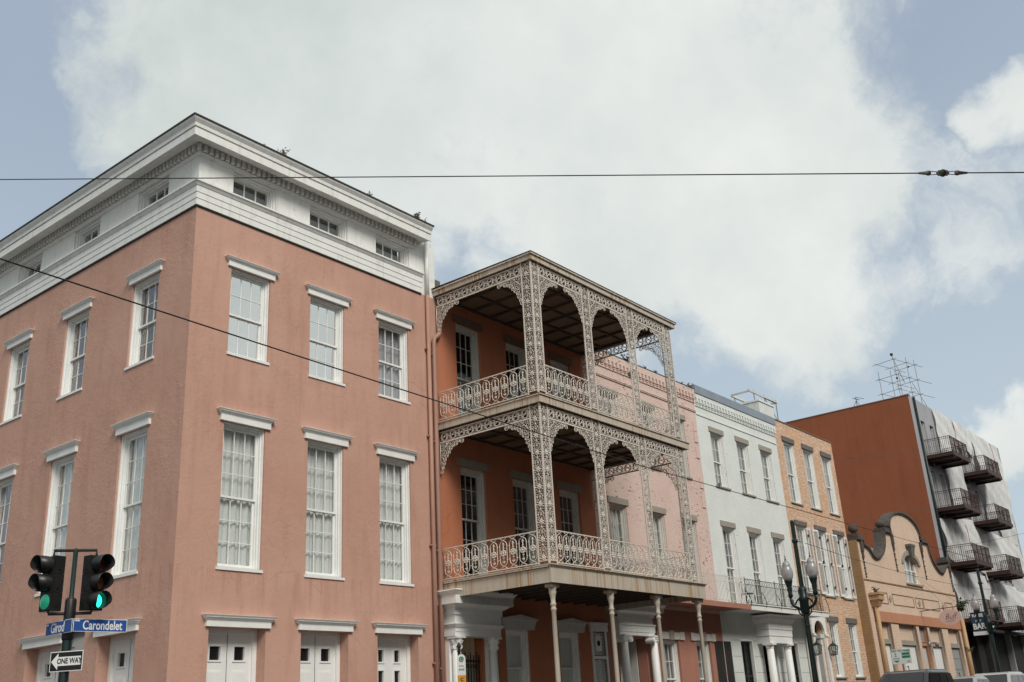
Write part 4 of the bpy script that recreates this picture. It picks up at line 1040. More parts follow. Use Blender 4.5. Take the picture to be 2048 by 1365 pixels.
ch_ = thing('patio_chair', 'small wrought chair on the long iron balcony', 'chair', (23.2, -.55, 4.43))
O('seat', MB().lathe([(.2, .42), (.2, .45)], 12), 'iron_black', ch_)
for sx in (-1, 1):
    for sy in (-1, 1): O('leg', MB().tube([(sx*.16, sy*.16, .43), (sx*.2, sy*.2, 0)], .012, 4), 'iron_black', ch_)
O('backrest', MB().tube([(-.18, .17, .43), (-.17, .2, .8), (0, .22, .9), (.17, .2, .8), (.18, .17, .43)], .012, 4).tube([(0, .18, .43), (0, .22, .9)], .01, 4), 'iron_black', ch_)

# ================================================================== ORANGE BRICK HOUSE
XB = 35.25
E_ = thing('orange_brick_house', 'bare orange brick house with white louvred shutters', 'building')
EX = [(29.62, 30.66), (31.66, 32.72), (33.74, 34.78)]
eg = [(31.50, 32.42), (33.62, 34.55)]
ops = [(a, b, 9.12, 11.80) for a, b in EX] + [(a, b, 5.34, 8.16) for a, b in EX] + [(a, b, 2.0, 4.26) for a, b in eg] + [(29.74, 30.76, .13, 4.26)]
O('wall', wall_mb(XW, XB, 0, 12.66, ops, .25), 'orange_brick', E_)
for i, (a, b) in enumerate(EX):
    window(E_, (a, 0, 9.12), 0, b-a, 2.68, 3, 2, 2, lint=('dark_lintel', .22, .08, .06), rec=.06, curtain='sheer', mat='white_trim', sill=(.06, .08), sillmat='stone_lintel', cseed=60+i, fw=.09)
    window(E_, (a, 0, 5.34), 0, b-a, 2.82, 3, 2, 2, lint=('dark_lintel', .19, .08, .06), rec=.06, curtain='sheer', mat='white_trim', sill=(.06, .08), sillmat='stone_lintel', cseed=64+i, fw=.09)
for a, b in eg: window(E_, (a, 0, 2.0), 0, b-a, 2.26, 3, 2, 2, lint=('dark_lintel', .22, .13, .05), rec=.06, curtain='sheer', mat='white_trim', sill=(.07, .10), sillmat='dark_lintel', cseed=int(a*2), fw=.09)
O('coping', MB().box(XW, XB, -.03, .25, 12.661, 12.70), 'brown_lintel', E_)
body(E_, XW+.004, XB-.004, .03, 14, 0, 12.5, 'orange_brick')
SW = .47
slm = MB().box(.05, SW-.05, -.006, .006, -.03, .03).mesh('slat'); slm.materials.append(MT['white_trim'])
sfm = MB().box(0, .05, -.02, .02, 0, 2.74).box(SW-.05, SW, -.02, .02, 0, 2.74).box(.05, SW-.05, -.02, .02, 0, .1).box(.05, SW-.05, -.02, .02, 2.66, 2.74).box(.05, SW-.05, -.019, .019, 1.3, 1.38).mesh('shutter'); sfm.materials.append(MT['white_trim'])
hg = MB().box(-.04, .04, -.05, .0, -.05, .05).mesh('hinge'); hg.materials.append(MT['iron_black'])
for i, (a, b) in enumerate(EX):
    for side in (0, 1):
        if i == 0 and side == 0: continue
        x = a-SW-.02+.06 if side == 0 else b+.02-.06
        sh = O('shutter', sfm, None, E_, (x, -.05, 5.37), (0, 0, R(6 if side else -6)))
        for k in range(34):
            z = .14+k*.076
            if 1.26 < z < 1.42: continue
            O('slat', slm, None, sh, (0, 0, z), (R(35), 0, 0))
        for z in (.35, 1.35, 2.4): O('hinge', hg, None, sh, (0 if side else SW, -.02, z))
# arched entrance
ed = MB()
ap = [(30.25+.52*math.cos(R(k)), 3.72+.52*math.sin(R(k))) for k in range(0, 181, 12)]
outer = [(30.98, 0.13), (30.98, 4.44), (29.52, 4.44), (29.52, .13)]
face = [(30.98, .13), (30.98, 4.44), (29.52, 4.44), (29.52, .13), (29.73, .13)] + ap[::-1] + [(30.77, .13)]
en = O('arched_doorway', MB().prism(face, -.09, .0), 'white_trim', E_, label='white arched doorway surround')
O('arch_moulding', MB().box(30.75, 31.02, -.14, -.09, 3.62, 3.72).box(29.5, 29.75, -.14, -.09, 3.62, 3.72).box(29.48, 31.04, -.13, 0, 4.44, 4.52), 'white_trim', en)
O('recess', MB().box(29.73, 30.77, .9, .95, .13, 4.3).box(29.73, 30.77, .26, .9, 4.26, 4.3), 'dark_interior', en)
O('door_pilaster', MB().box(30.52, 30.76, .05, .3, .13, 3.55).box(30.48, 30.76, .0, .32, 3.55, 3.72), 'old_paint', en)
O('shutter_panel', MB().box(30.40, 30.52, .3, .36, .13, 3.4), 'brown_lintel', en)
def lantern(x, z, lab):
    t_ = thing('wall_lantern', lab, 'lantern', (x, -.28, z))
    fr = MB()
    for sx in (-1, 1):
        for sy in (-1, 1): fr.tube([(sx*.09, sy*.09, .02), (sx*.14, sy*.14, .34)], .012, 4)
    fr.frus((-.15, .15, -.15, .15), .34, (-.04, .04, -.04, .04), .46).box(-.1, .1, -.1, .1, -.01, .02).ball((0, 0, .5), .035)
    fr.tube([(0, .26, .1), (0, .1, -.05), (0, 0, -.02)], .016, 5)
    O('lantern_frame', fr, 'iron_black', t_)
    O('lantern_glass', MB().frus((-.085, .085, -.085, .085), .02, (-.13, .13, -.13, .13), .335), 'old_glass', t_)
    O('lantern_bulb', MB().ball((0, 0, .15), .04), 'white_rack', t_)
lantern(30.95, 2.88, 'black wall lantern right of the arched brick house door'); lantern(29.3, 2.88, 'black wall lantern left of the arched brick house door, behind the lamp post')
# chimney and rack on the roof
cy = thing('chimney', 'pale square chimney between the white and brick houses', 'chimney', (0, 0, 0))
O('stack', MB().box(29.75, 31.25, .9, 2.2, 12.2, 13.86), 'white_stucco', cy); O('cap', MB().box(29.72, 31.30, .86, 2.24, 13.862, 13.94), 'white_paint', cy)
rk = thing('roof_rack', 'white tubular frame standing on the roof of the white house', 'frame', (0, 0, 0))
z = 14.4
O('rail', MB().box(29.7, 32.6, 1.22, 1.32, z, z+.09), 'white_rack', rk); O('rail', MB().box(29.9, 32.9, 2.18, 2.28, z, z+.09), 'white_rack', rk)
O('cross_bar', MB().box(29.75, 29.83, 1.32, 2.18, z, z+.07).box(32.5, 32.58, 1.32, 2.18, z, z+.07), 'white_rack', rk)
for x, y in ((30.2, 1.27), (32.5, 1.27), (30.2, 2.23), (32.5, 2.23), (31.3, 1.27)): O('post', MB().tube([(x, y, 12.2), (x, y, z+.15)], .022, 5), 'steel', rk)
O('brace', MB().tube([(30.2, 1.27, 13.5), (31.3, 2.23, 14.4)], .014, 4).tube([(32.5, 1.27, 13.5), (31.3, 1.27, 14.4)], .014, 4), 'steel', rk)

# ================================================================== YELLOW BRICK BUILDING WITH CURVED GABLE
YF = -.4; YX0, YX1 = 35.42, 49.0
F_ = thing('curved_gable_building', 'low yellow brick building with a curved scroll gable', 'building')
def poly_mesh(outer, holes, depth, name):
    c = bpy.data.curves.new('c', 'CURVE'); c.dimensions = '2D'; c.fill_mode = 'BOTH'; c.extrude = depth/2
    for pl in [outer]+holes:
        sp = c.splines.new('POLY'); sp.points.add(len(pl)-1)
        for p_, q in zip(sp.points, pl): p_.co = (q[0], q[1], 0, 1)
        sp.use_cyclic_u = True
    o = bpy.data.objects.new('c', c); col.objects.link(o)
    me = bpy.data.meshes.new_from_object(o.evaluated_get(bpy.context.evaluated_depsgraph_get())); bpy.data.objects.remove(o)
    for v in me.vertices: v.co = (v.co.x, -v.co.z, v.co.y)      # stand upright, front at -depth/2
    me.flip_normals(); me.materials.clear(); me.name = name
    return me
def bez(p0, p1, p2, n=8): return [((1-t)**2*p0[0]+2*t*(1-t)*p1[0]+t*t*p2[0], (1-t)**2*p0[1]+2*t*(1-t)*p1[1]+t*t*p2[1]) for t in [i/n for i in range(n+1)]]
gab_l = [(36.0, 8.02), (36.0, 7.82)] + bez((36.0, 7.82), (36.6, 7.75), (36.75, 7.55), 4)[1:] + bez((36.75, 7.55), (37.2, 7.1), (38.1, 7.45), 6)[1:] + bez((38.1, 7.45), (39.0, 7.85), (39.1, 8.75), 6)[1:] + [(40.05, 8.75), (40.05, 9.15)] + bez((40.05, 9.15), (40.4, 9.95), (42.3, 10.0), 8)[1:]
mir = lambda L_: [(84.6-x, z) for x, z in reversed(L_)]
gab = gab_l + mir(gab_l)[1:]
outer = [(YX0, 0), (YX1, 0), (YX1, 8.02)] + [p_ for p_ in reversed(gab)] + [(YX0, 8.02)]
arch = [(41.30, 6.45), (43.45, 6.45), (43.45, 7.48)] + [(42.375+1.075*math.cos(R(k)), 7.48+.42*math.sin(R(k))) for k in range(15, 166, 15)] + [(41.30, 7.48)]
bays = [(36.22, 37.92), (38.95, 41.42), (41.80, 43.05), (43.4, 45.4), (46.4, 48.4)]
holes = [arch] + [[(a, .05), (b, .05), (b, 4.40), (a, 4.40)] for a, b in bays]
me = poly_mesh(outer, holes, .4, 'front_wall'); me.materials.append(MT['yellow_brick'])
O('front_wall', me, None, F_, (0, YF+.2, 0))
# coping along the gable: thick dark moulding following the curve
def ribbon(path, y0, y1, t_):
    mb = MB(); n = len(path)
    for i, (x, z) in enumerate(path):
        a = path[max(i-1, 0)]; b = path[min(i+1, n-1)]
        dx, dz = b[0]-a[0], b[1]-a[1]; l_ = math.hypot(dx, dz) or 1
        nx_, nz_ = -dz/l_*t_, dx/l_*t_
        mb.v += [(x, y0, z), (x, y1, z), (x+nx_, y1, z+nz_), (x+nx_, y0, z+nz_)]
    for i in range(n-1):
        a, b = i*4, i*4+4
        mb.f += [(a, b, b+1, a+1), (a+1, b+1, b+2, a+2), (a+2, b+2, b+3, a+3), (a+3, b+3, b, a)]
    mb.f += [(0, 1, 2, 3), (n*4-1, n*4-2, n*4-3, n*4-4)]
    return mb
O('gable_coping', ribbon(gab, YF-.12, YF+.45, .10), 'old_coping', F_)
O('gable_edge', ribbon([(x, z-.06) for x, z in gab], YF-.05, YF, .06), 'stone_lintel', F_)
for x in (35.7, 48.75):
    pd = O('gable_pedestal', MB().box(x-.36, x+.36, YF-.12, YF+.5, 8.02, 8.12).box(x-.28, x+.28, YF-.06, YF+.44, 8.121, 8.32), 'old_coping', F_)
    if x < 40: O('ball_finial', MB().lathe([(.1, 8.32), (.07, 8.36), (.12, 8.40), (.2, 8.48), (.235, 8.58), (.2, 8.70), (.1, 8.78), (.01, 8.80)], 14, (x, YF+.2, 0)).smooth(), 'old_coping', pd)
for x in (39.55, 45.05):
    pd = O('gable_pedestal', MB().box(x-.5, x+.5, YF-.14, YF+.48, 8.76, 8.86).box(x-.34, x+.34, YF-.08, YF+.44, 8.861, 9.0), 'old_coping', F_)
    if x < 42: O('ball_finial', MB().lathe([(.1, 9.0), (.2, 9.1), (.24, 9.2), (.2, 9.32), (.05, 9.4)], 14, (x-.1, YF+.2, 0)).smooth(), 'old_coping', pd)
def pendant(x, z0, z1):
    mb = MB().box(x-.11, x+.11, YF-.10, YF, z0-.5, z0).box(x-.07, x+.07, YF-.08, YF, z0-.8, z0-.5)
    z = z0-.8; k = 0
    while z > z1:
        mb.ball((x, YF-.03, z-.06), .055 if k % 2 else .04, 6, 1.3); z -= .13; k += 1
    O('pendant', mb, 'old_coping', F_)
pendant(35.75, 8.0, 6.4); pendant(40.15, 8.74, 6.95); pendant(44.45, 8.74, 6.9); pendant(48.75, 8.0, 6.5)
# arched window
wn = O('arched_window', MB().box(41.30, 41.40, YF+.14, YF+.26, 6.45, 7.52).box(43.35, 43.45, YF+.14, YF+.26, 6.45, 7.52).box(41.4, 43.35, YF+.14, YF+.26, 6.45, 6.53).box(42.0, 42.08, YF+.14, YF+.26, 6.53, 7.86).box(42.68, 42.76, YF+.14, YF+.26, 6.53, 7.86).box(41.4, 43.35, YF+.15, YF+.25, 7.1, 7.15), 'white_trim', F_)
for a, b in ((41.4, 42.0), (42.08, 42.68), (42.76, 43.35)): O('pane', MB().quad((a, YF+.2, 6.53), (b, YF+.2, 6.53), (b, YF+.2, 7.88), (a, YF+.2, 7.88)), 'window_glass', wn)
O('curtain', pleat(2.1, 1.5, 8, .03, 5), 'curtain_grey', wn, (41.32, YF+.34, 6.45))
hm = [(42.375+1.35*math.cos(R(k)), 7.40+.72*math.sin(R(k))) for k in range(0, 181, 15)] + [(42.375+1.07*math.cos(R(k)), 7.44+.44*math.sin(R(k))) for k in range(180, -1, -15)]
O('arch_hood', MB().prism(hm, YF-.08, YF-.002), 'stone_lintel', wn)
O('keystone', MB().frus((42.2, 42.55, YF-.2, YF), 7.75, (42.08, 42.68, YF-.28, YF), 8.3).box(42.05, 42.72, YF-.3, YF, 8.3, 8.42), 'dark_lintel', wn)
O('sill', MB().box(41.15, 43.6, YF-.08, YF+.14, 6.36, 6.45), 'stone_lintel', wn)
O('brick_band', MB().box(YX0, YX1, YF-.03, YF-.001, 6.20, 6.26), 'yellow_brick_side', F_)
for a, b in ((36.5, 38.1), (38.75, 41.75), (42.0, 43.1), (43.2, 45.75), (46.75, 48.0)):
    zt, zb = 5.74, 5.28
    O('panel_frame', MB().box(a, b, YF-.02, YF-.001, zt, zt+.035).box(a, b, YF-.02, YF-.001, zb-.035, zb).box(a, a+.035, YF-.02, YF-.001, zb, zt).box(b-.035, b, YF-.02, YF-.001, zb, zt), 'yellow_brick_side', F_)
for x in (38.42, 42.55, 46.35):
    O('diamond_tile', MB().prism([(x, 5.33), (x+.2, 5.51), (x, 5.69), (x-.2, 5.51)], YF-.03, YF-.002), 'stone_lintel', F_)
O('shop_lintel', MB().box(36.0, 48.9, YF-.06, YF-.002, 4.40, 4.86), 'tan_stucco', F_)
for k, (a, b) in enumerate(bays):
    st = O('shop_bay', MB().box(a, a+.09, YF+.12, YF+.3, .05, 4.4).box(b-.09, b, YF+.12, YF+.3, .05, 4.4).box(a+.09, b-.09, YF+.1, YF+.3, 3.44, 3.66).box(a+.09, b-.09, YF+.12, YF+.3, 4.32, 4.4), ('stone_lintel', 'stone_lintel', 'tan_stucco', 'stone_lintel', 'stone_lintel')[k], F_)
    O('transom_panel', MB().box(a+.09, b-.09, YF+.2, YF+.24, 3.66, 4.32), 'yellow_brick' if k != 2 else 'curtain_grey', st)
    n = 2 if k in (1, 3) else 1
    for q in range(n):
        x0 = a+.12+(b-a-.24)*q/n; x1 = a+.12+(b-a-.24)*(q+1)/n-.03
        if k == 4:
            for r_ in range(6): O('board', MB().box(x0, x1, YF+.2, YF+.235, .1+r_*.56, .64+r_*.56), 'curtain_grey', st)
        else: O('door_leaf', MB().box(x0, x1, YF+.2, YF+.24, .05, 3.42), 'door_white' if k != 2 else 'old_paint', st)
body(F_, YX0+.004, YX1-.004, YF+.41, 13, 0, 7.3, 'yellow_brick_side')
O('side_face', MB().box(YX0-.16, YX0+.002, YF+.004, .02, 0, 8.0), 'yellow_brick_side', F_)
# sloping metal roof behind the gable
rm = MB()
for k in range(12): rm.box(36.2+k*.9, 36.26+k*.9, 1.2, 7, 8.55, 8.6)
O('rear_roof', MB().frus((35.6, 48.8, .6, 9), 7.0, (36.4, 48.0, 2.6, 7), 9.0), 'flashing', F_)
pp = O('downpipe', MB().tube([(35.95, YF-.16, 5.2), (35.98, YF-.16, .2)], .10, 10).smooth(), 'tan_pipe', F_)
O('pipe_head', MB().frus((35.85, 36.15, YF-.3, YF), 5.0, (35.72, 36.28, YF-.42, YF), 5.3).box(35.68, 36.32, YF-.46, YF, 5.3, 5.52).box(35.62, 36.38, YF-.5, YF, 5.52, 5.62), 'tan_pipe', pp)
O('downpipe', MB().tube([(48.75, YF-.16, 4.95), (48.78, YF-.16, .2)], .11, 10).smooth(), 'tan_pipe', F_)
for x in (42.0, 43.15):
    t_ = thing('wall_light', 'small grey bracket light by the brown posts, %s' % ('left one' if x < 42.5 else 'right one'), 'lamp', (x, YF-.05, 3.35), group='bracket lights on the curved gable building')
    O('arm', MB().box(-.03, .03, -.25, .05, .2, .25), 'steel', t_); O('shade', MB().lathe([(.06, 0), (.09, .1), (.06, .22), (.03, .26)], 10, (0, -.25, 0)).smooth(), 'steel', t_)
# blade sign with script
bs = thing('oval_sign', 'pink oval hanging sign with script lettering on a bracket bar', 'sign', (42.4, YF, 5.1))
O('bracket_bar', MB().tube([(0, 0, 0), (0, -2.25, .06)], .02, 6).tube([(0, -.1, .0), (0, -.05, -.35), (0, 0, -.4)], .012, 5), 'iron_black', bs)
O('stay_wire', MB().tube([(0, -1.4, .04), (0, 0, 1.8)], .006, 4).tube([(0, -2.1, .06), (0, 0, 1.8)], .006, 4), 'wire_black', bs)
ov = MB().prism([(.53*math.cos(R(k)), .37*math.sin(R(k))) for k in range(0, 360, 12)], -.02, .02)
osn = O('oval_board', ov, 'sign_pink', bs, (0, -1.42, -.42), R(-90))
O('hanger', MB().tube([(0, -1.2, .03), (0, -1.2, -.1)], .008, 4).tube([(0, -1.65, .03), (0, -1.65, -.1)], .008, 4), 'iron_black', bs)
text_obj('Buff', .40, 'sign_black', bs, (-.022, -1.42, -.40), (R(90), 0, R(-90)), ext=.002, shear=.45, bold=-.006, sx=.85)
O('underline', MB().tube([(-.024, -1.2, -.62), (-.024, -1.45, -.60), (-.024, -1.6, -.57)], .007, 4), 'sign_black', bs)

# ================================================================== TALL BUILDING WITH BALCONIES
T_ = thing('tall_building', 'tall grey building with brown side wall, wrapped in plastic sheeting', 'building')
TX0, TX1, TZ = 49.05, 68.6, 18.02
ops = []
for z in (14.4, 11.3, 8.2):
    for x in (50.55, 52.2, 57.8, 59.5): ops.append((x, x+.72, z+.02, z+2.35))
O('wall', wall_mb(TX0, TX1, 4.6, TZ, ops, .3), 'grey_wall', T_)
O('side_wall', MB().box(TX0-.02, TX0+.25, .004, 30, 0, TZ), 'brown_wall', T_, label='plain brown side wall above the yellow building')
O('side_wall', MB().box(TX1-.25, TX1, .004, 30, 0, TZ), 'grey_wall', T_)
O('rear_wall', MB().box(TX0+.25, TX1-.25, 29.7, 30, 0, TZ), 'grey_wall', T_)
O('roof', MB().box(TX0+.25, TX1-.25, .01, 29.7, TZ-.4, TZ-.2), 'roof_dark', T_)
for z in (4.0, 7.6, 11.2, 14.8): O('wall_joint', MB().box(TX0-.024, TX0-.018, .02, 30, z-.012, z+.012), 'brown_lintel', T_)
for y in (1.2, 4.0, 6.8): O('wall_joint', MB().box(TX0-.025, TX0-.019, y-.01, y+.01, 0, TZ), 'brown_wall', T_)
O('parapet_cap', MB().box(TX0-.05, TX0+.3, -.03, 30, TZ, TZ+.05), 'brown_lintel', T_)
for a, b, c, d_ in ops:
    O('dark_door', MB().box(a, b, .2, .22, c, d_), 'dark_glass', T_); O('door_frame', MB().box(a, a+.05, .08, .2, c, d_).box(b-.05, b, .08, .2, c, d_), 'old_paint', T_)
O('shopfront', MB().box(TX0+.25, TX1-.25, .35, .45, 0, 4.6), 'dark_interior', T_)
for x in (53.0, 55.5, 60.5, 64.5, 68.2): O('shop_pier', MB().box(x-.12, x+.12, .02, .35, 0, 4.6), 'grey_wall' if x > 60 else 'dark_interior', T_)
O('downpipe', MB().tube([(49.75, -.1, TZ), (49.75, -.1, 4.0)], .07, 8).smooth(), 'lamp_green', T_)
O('shop_canopy', MB().box(51.0, 68.6, -.5, 0, 4.45, 4.6), 'dark_interior', T_)
def balcony(x, z, i):
    w_, d_ = 3.35, 1.55
    b_ = O('balcony', MB().box(0, w_, -d_, 0, -.16, 0).box(-.04, w_+.04, -d_-.04, -d_, -.18, .04).box(-.04, 0, -d_, 0, -.18, .04).box(w_, w_+.04, -d_, 0, -.18, .04), 'iron_rust', T_, (x, 0, z))
    rl = MB()
    def run(p, q):
        P, Q = Vector(p), Vector(q); L_ = (Q-P).length; n = int(L_/.105)
        for zz_, r_ in ((.97, .022), (.86, .012), (.12, .014)): rl.tube([P+Vector((0, 0, zz_)), Q+Vector((0, 0, zz_))], r_, 4)
        for k in range(n+1):
            c_ = P+(Q-P)*k/n
            rl.tube([c_+Vector((0, 0, .04)), c_+Vector((0, 0, .96))], .011 if k % 8 else .02, 4)
            if k % 2: rl.ball(c_+Vector((0, 0, .5)), .028, 5)
    run((.02, -.03, 0), (.02, -d_+.02, 0)); run((.02, -d_+.02, 0), (w_-.02, -d_+.02, 0)); run((w_-.02, -d_+.02, 0), (w_-.02, -.03, 0))
    O('railing', rl, 'iron_rust', b_)
    for q in (.3, w_/2, w_-.3): O('beam', MB().box(q-.05, q+.05, -d_, 0, -.3, -.18), 'iron_rust', b_)
    fr_ = MB()
    for k in range(9): fr_.box(.3+k*.1, .34+k*.1, -.03, -.005, -.5, -.2)
    O('comb_trim', fr_, 'iron_black', b_)
for i, z in enumerate((14.42, 11.28, 8.12, 5.02)):
    balcony(50.15, z, i); balcony(57.2, z-.03, i)
# plastic sheeting, one sheet after another
def sheet(x0, x1, zt0, zt1, zb0, zb1, label, seed, bulge=.25):
    bulge *= .55
    rr = random.Random(seed); nx, nz = 110, 26; mb = MB(); ph = [rr.random()*6 for _ in range(8)]
    for i in range(nx+1):
        u = i/nx; x = x0+(x1-x0)*u
        for j in range(nz+1):
            v = j/nz
            zt = zt0+(zt1-zt0)*u; zb = zb0+(zb1-zb0)*u+.35*math.sin(u*9+ph[0])+.15*math.sin(u*27+ph[1])
            z = zt+(zb-zt)*v
            y = -.10-bulge*math.sin(math.pi*v**1.2)*(.6+.4*math.sin(u*6+ph[2])) - .055*(.4+v)*math.sin(x*5.2+1.5*math.sin(v*3+ph[3])+ph[4]) - .04*abs(math.sin(x*9+1.2*math.sin(v*4)+ph[5])) - .03*math.sin(z*5+x*2+ph[6])
            mb.v.append((x+.08*v*math.sin(x*3+ph[7]), min(y, -.02), z))
    for i in range(nx):
        for j in range(nz):
            a = i*(nz+1)+j; mb.f.append((a, a+nz+1, a+nz+2, a+1))
    mb.sm = True
    return O('plastic_sheet', mb, 'plastic_sheet', label=label, cat='plastic sheet', group='plastic sheets hung over the tall building')
sheet(53.2, 57.1, 17.98, 17.98, 11.6, 11.4, 'white plastic sheet hanging from the roof between the two balcony columns', 1)
sheet(60.6, 67.6, 17.95, 17.9, 11.8, 10.4, 'white plastic sheet hanging from the roof right of the balconies', 2, .5)
sheet(57.0, 60.7, 17.97, 17.95, 15.9, 15.9, 'short white plastic sheet under the roof above the top right balcony', 3, .15)
sheet(49.9, 57.0, 10.7, 11.4, 8.4, 8.2, 'bulging plastic sheet below the second balcony on the left', 4, .35)
sheet(57.1, 67.8, 11.0, 10.9, 8.0, 7.6, 'bulging plastic sheet beneath the right hand balconies', 5, .5)
sheet(49.8, 57.2, 7.8, 7.9, 4.9, 4.7, 'lowest plastic sheet left, above the dark shopfront', 6, .3)
sheet(57.2, 68.2, 7.7, 7.6, 4.9, 4.8, 'lowest plastic sheet right, above the dark shopfront', 7, .4)
def redtape(pts, lab):
    pts = [Vector(pts[0]).lerp(Vector(pts[-1]), k/10)+Vector((.12*math.sin(k*.9), -.02, 0)) for k in range(11)]
    O('red_tape', MB().tube(pts, .018, 4), 'sign_red', label=lab, cat='tape', group='red tapes on the plastic sheets')
redtape([(55.6, -.48, 17.4), (55.7, -.5, 16.2), (55.9, -.5, 15.2)], 'red tape strip high on the plastic sheet beside the top left balcony')
redtape([(62.6, -.78, 17.2), (62.7, -.9, 16.0), (63.0, -1.0, 14.8)], 'red tape strip on the roof-high plastic sheet at the right')
redtape([(53.3, -.55, 10.6), (53.6, -.62, 9.6), (53.9, -.6, 8.7)], 'red tape strip on the bulging sheet under the second left balcony')
# scaffold on the roof
sf = thing('roof_scaffold', 'thin pipe scaffold standing on the roof of the tall building', 'scaffold', (50.3, .8, 17.82), R(-14))
XS, YS, ZS = (0, 1.4, 2.3), (0, 1.2), (0, 1.05, 2.0, 3.0)
for x in XS:
    for y in YS: O('standard', MB().tube([(x, y, 0), (x, y, (3.0 if x < 1 else 3.35)-.4*y)], .017, 5), 'steel', sf)
for z in ZS[1:]:
    for y in YS: O('ledger', MB().tube([(-.2, y, z), (3.2 if z > 2 else 3.9, y, z)], .015, 5), 'steel', sf)
    for x in XS: O('transom', MB().tube([(x, -.2, z), (x, 1.5, z)], .015, 5), 'steel', sf)
O('diagonal', MB().tube([(0, 0, .1), (1.55, 0, 1.7)], .02, 5).tube([(1.55, 0, 1.8), (2.9, 0, .2)], .02, 5).tube([(.9, .6, 3.6), (1.8, .6, 1.9)], .03, 5), 'white_rack', sf)
for p_, r_ in (((.9, .6, 3.65), .1), ((0, 0, 1.75), .07), ((1.55, 0, 2.75), .06)): O('clamp', MB().ball(p_, r_), 'iron_rust', sf)
al = thing('roof_antenna', 'small dark antenna on the roof edge left of the scaffold', 'antenna', (49.3, 3.2, 17.98))
O('mast', MB().tube([(0, 0, -.1), (0, 0, .7)], .02, 5).tube([(-.2, .2, 0), (0, 0, .5)], .015, 4).tube([(.2, -.2, 0), (0, 0, .5)], .015, 4), 'iron_black', al)
O('dish', MB().tube([(-.25, .1, .62), (.3, -.1, .58)], .02, 4).tube([(-.1, 0, .7), (.0, -.5, .5)], .018, 4), 'iron_black', al)

# ================================================================== STREET LAMPS
def street_lamp(x, y, lab):
    t_ = thing('street_lamp', lab, 'street lamp', (x, y, .13), 0, 'twin globe street lamps along the kerb')
    O('pole', MB().lathe([(.26, 0), (.26, .25), (.2, .32), (.17, .9), (.2, .95), (.12, 1.05), (.092, 1.3), (.074, 4.0), (.066, 6.45), (.074, 6.47), (.05, 6.52)], 20, flute=.07), 'lamp_green', t_)
    O('collar', MB().lathe([(.1, 3.55), (.14, 3.62), (.14, 3.95), (.19, 4.02), (.12, 4.1), (.14, 4.3), (.1, 4.4)], 16).smooth(), 'lamp_green', t_)
    for sg in (-1, 1):
        yy = sg*.42
        am = O('arm', MB().tube([(0, 0, 3.7), (0, sg*.12, 3.72), (0, sg*.26, 3.78), (0, sg*.36, 3.85), (0, yy, 4.0), (0, yy, 4.12)], .045, 8).tube([(0, 0, 4.05), (0, sg*.2, 4.02), (0, sg*.3, 3.88)], .028, 6).tube([(0, sg*.08, 3.5), (0, sg*.2, 3.6), (0, sg*.22, 3.72)], .025, 6).smooth(), 'lamp_green', t_)
        O('cup', MB().lathe([(.05, 4.1), (.085, 4.16), (.06, 4.24), (.085, 4.36), (.075, 4.42), (.12, 4.58), (.14, 4.64), (.12, 4.66)], 14, (0, yy, 0)).smooth(), 'lamp_green', am)
        O('globe', MB().lathe([(.12, 4.66), (.16, 4.72), (.185, 4.82), (.188, 4.92), (.165, 5.02), (.13, 5.08), (.135, 5.11), (.11, 5.19), (.06, 5.26), (.02, 5.29)], 18, (0, yy, 0)).smooth(), 'globe_glass', am)
        O('finial', MB().lathe([(.03, 5.27), (.035, 5.31), (.015, 5.34), (.02, 5.38), (.004, 5.46)], 8, (0, yy, 0)).smooth(), 'lamp_green', am)
        O('bulb', MB().ball((0, yy, 4.86), .05), 'white_rack', am)
    O('banner_clip', MB().tube([(0, 0, 5.85), (.55, 0, 5.87)], .012, 5).ball((0, 0, 5.85), .1).ball((0, 0, 3.2), .09), 'lamp_green', t_)
    return t_
street_lamp(20.17, -3.92, 'dark green twin globe street lamp before the brick house')
street_lamp(40.9, -3.92, 'farther twin globe street lamp in front of the tall building')
bn = thing('street_banner', 'navy banner with white lettering on the farther lamp post', 'banner', (40.9, -3.92, 3.68), R(-90))
bq = MB(); n = 8
for i in range(n+1):
    for j in range(n+1): bq.v.append((-.75+.66*i/n, .03*math.sin(i*.9+j*.5), .98*j/n))
for i in range(n):
    for j in range(n): a = i*(n+1)+j; bq.f.append((a, a+n+1, a+n+2, a+1))
O('cloth', bq, 'sign_navy', bn)
O('cloth_hem', MB().box(-.75, -.09, -.045, -.035, -.05, .12), 'sign_white', bn)
O('banner_arm', MB().tube([(0, 0, .99), (-.78, 0, .99)], .014, 5).tube([(0, 0, -.06), (-.78, 0, -.06)], .014, 5), 'iron_black', bn)
text_obj('RAISE', .2, 'sign_white', bn, (-.42, -.05, .84), (R(90), 0, 0), bold=.006); text_obj('your', .15, 'sign_white', bn, (-.42, -.05, .62), (R(90), 0, 0)); text_obj('BAR', .36, 'sign_white', bn, (-.42, -.05, .34), (R(90), 0, 0), bold=.01, sx=.85)

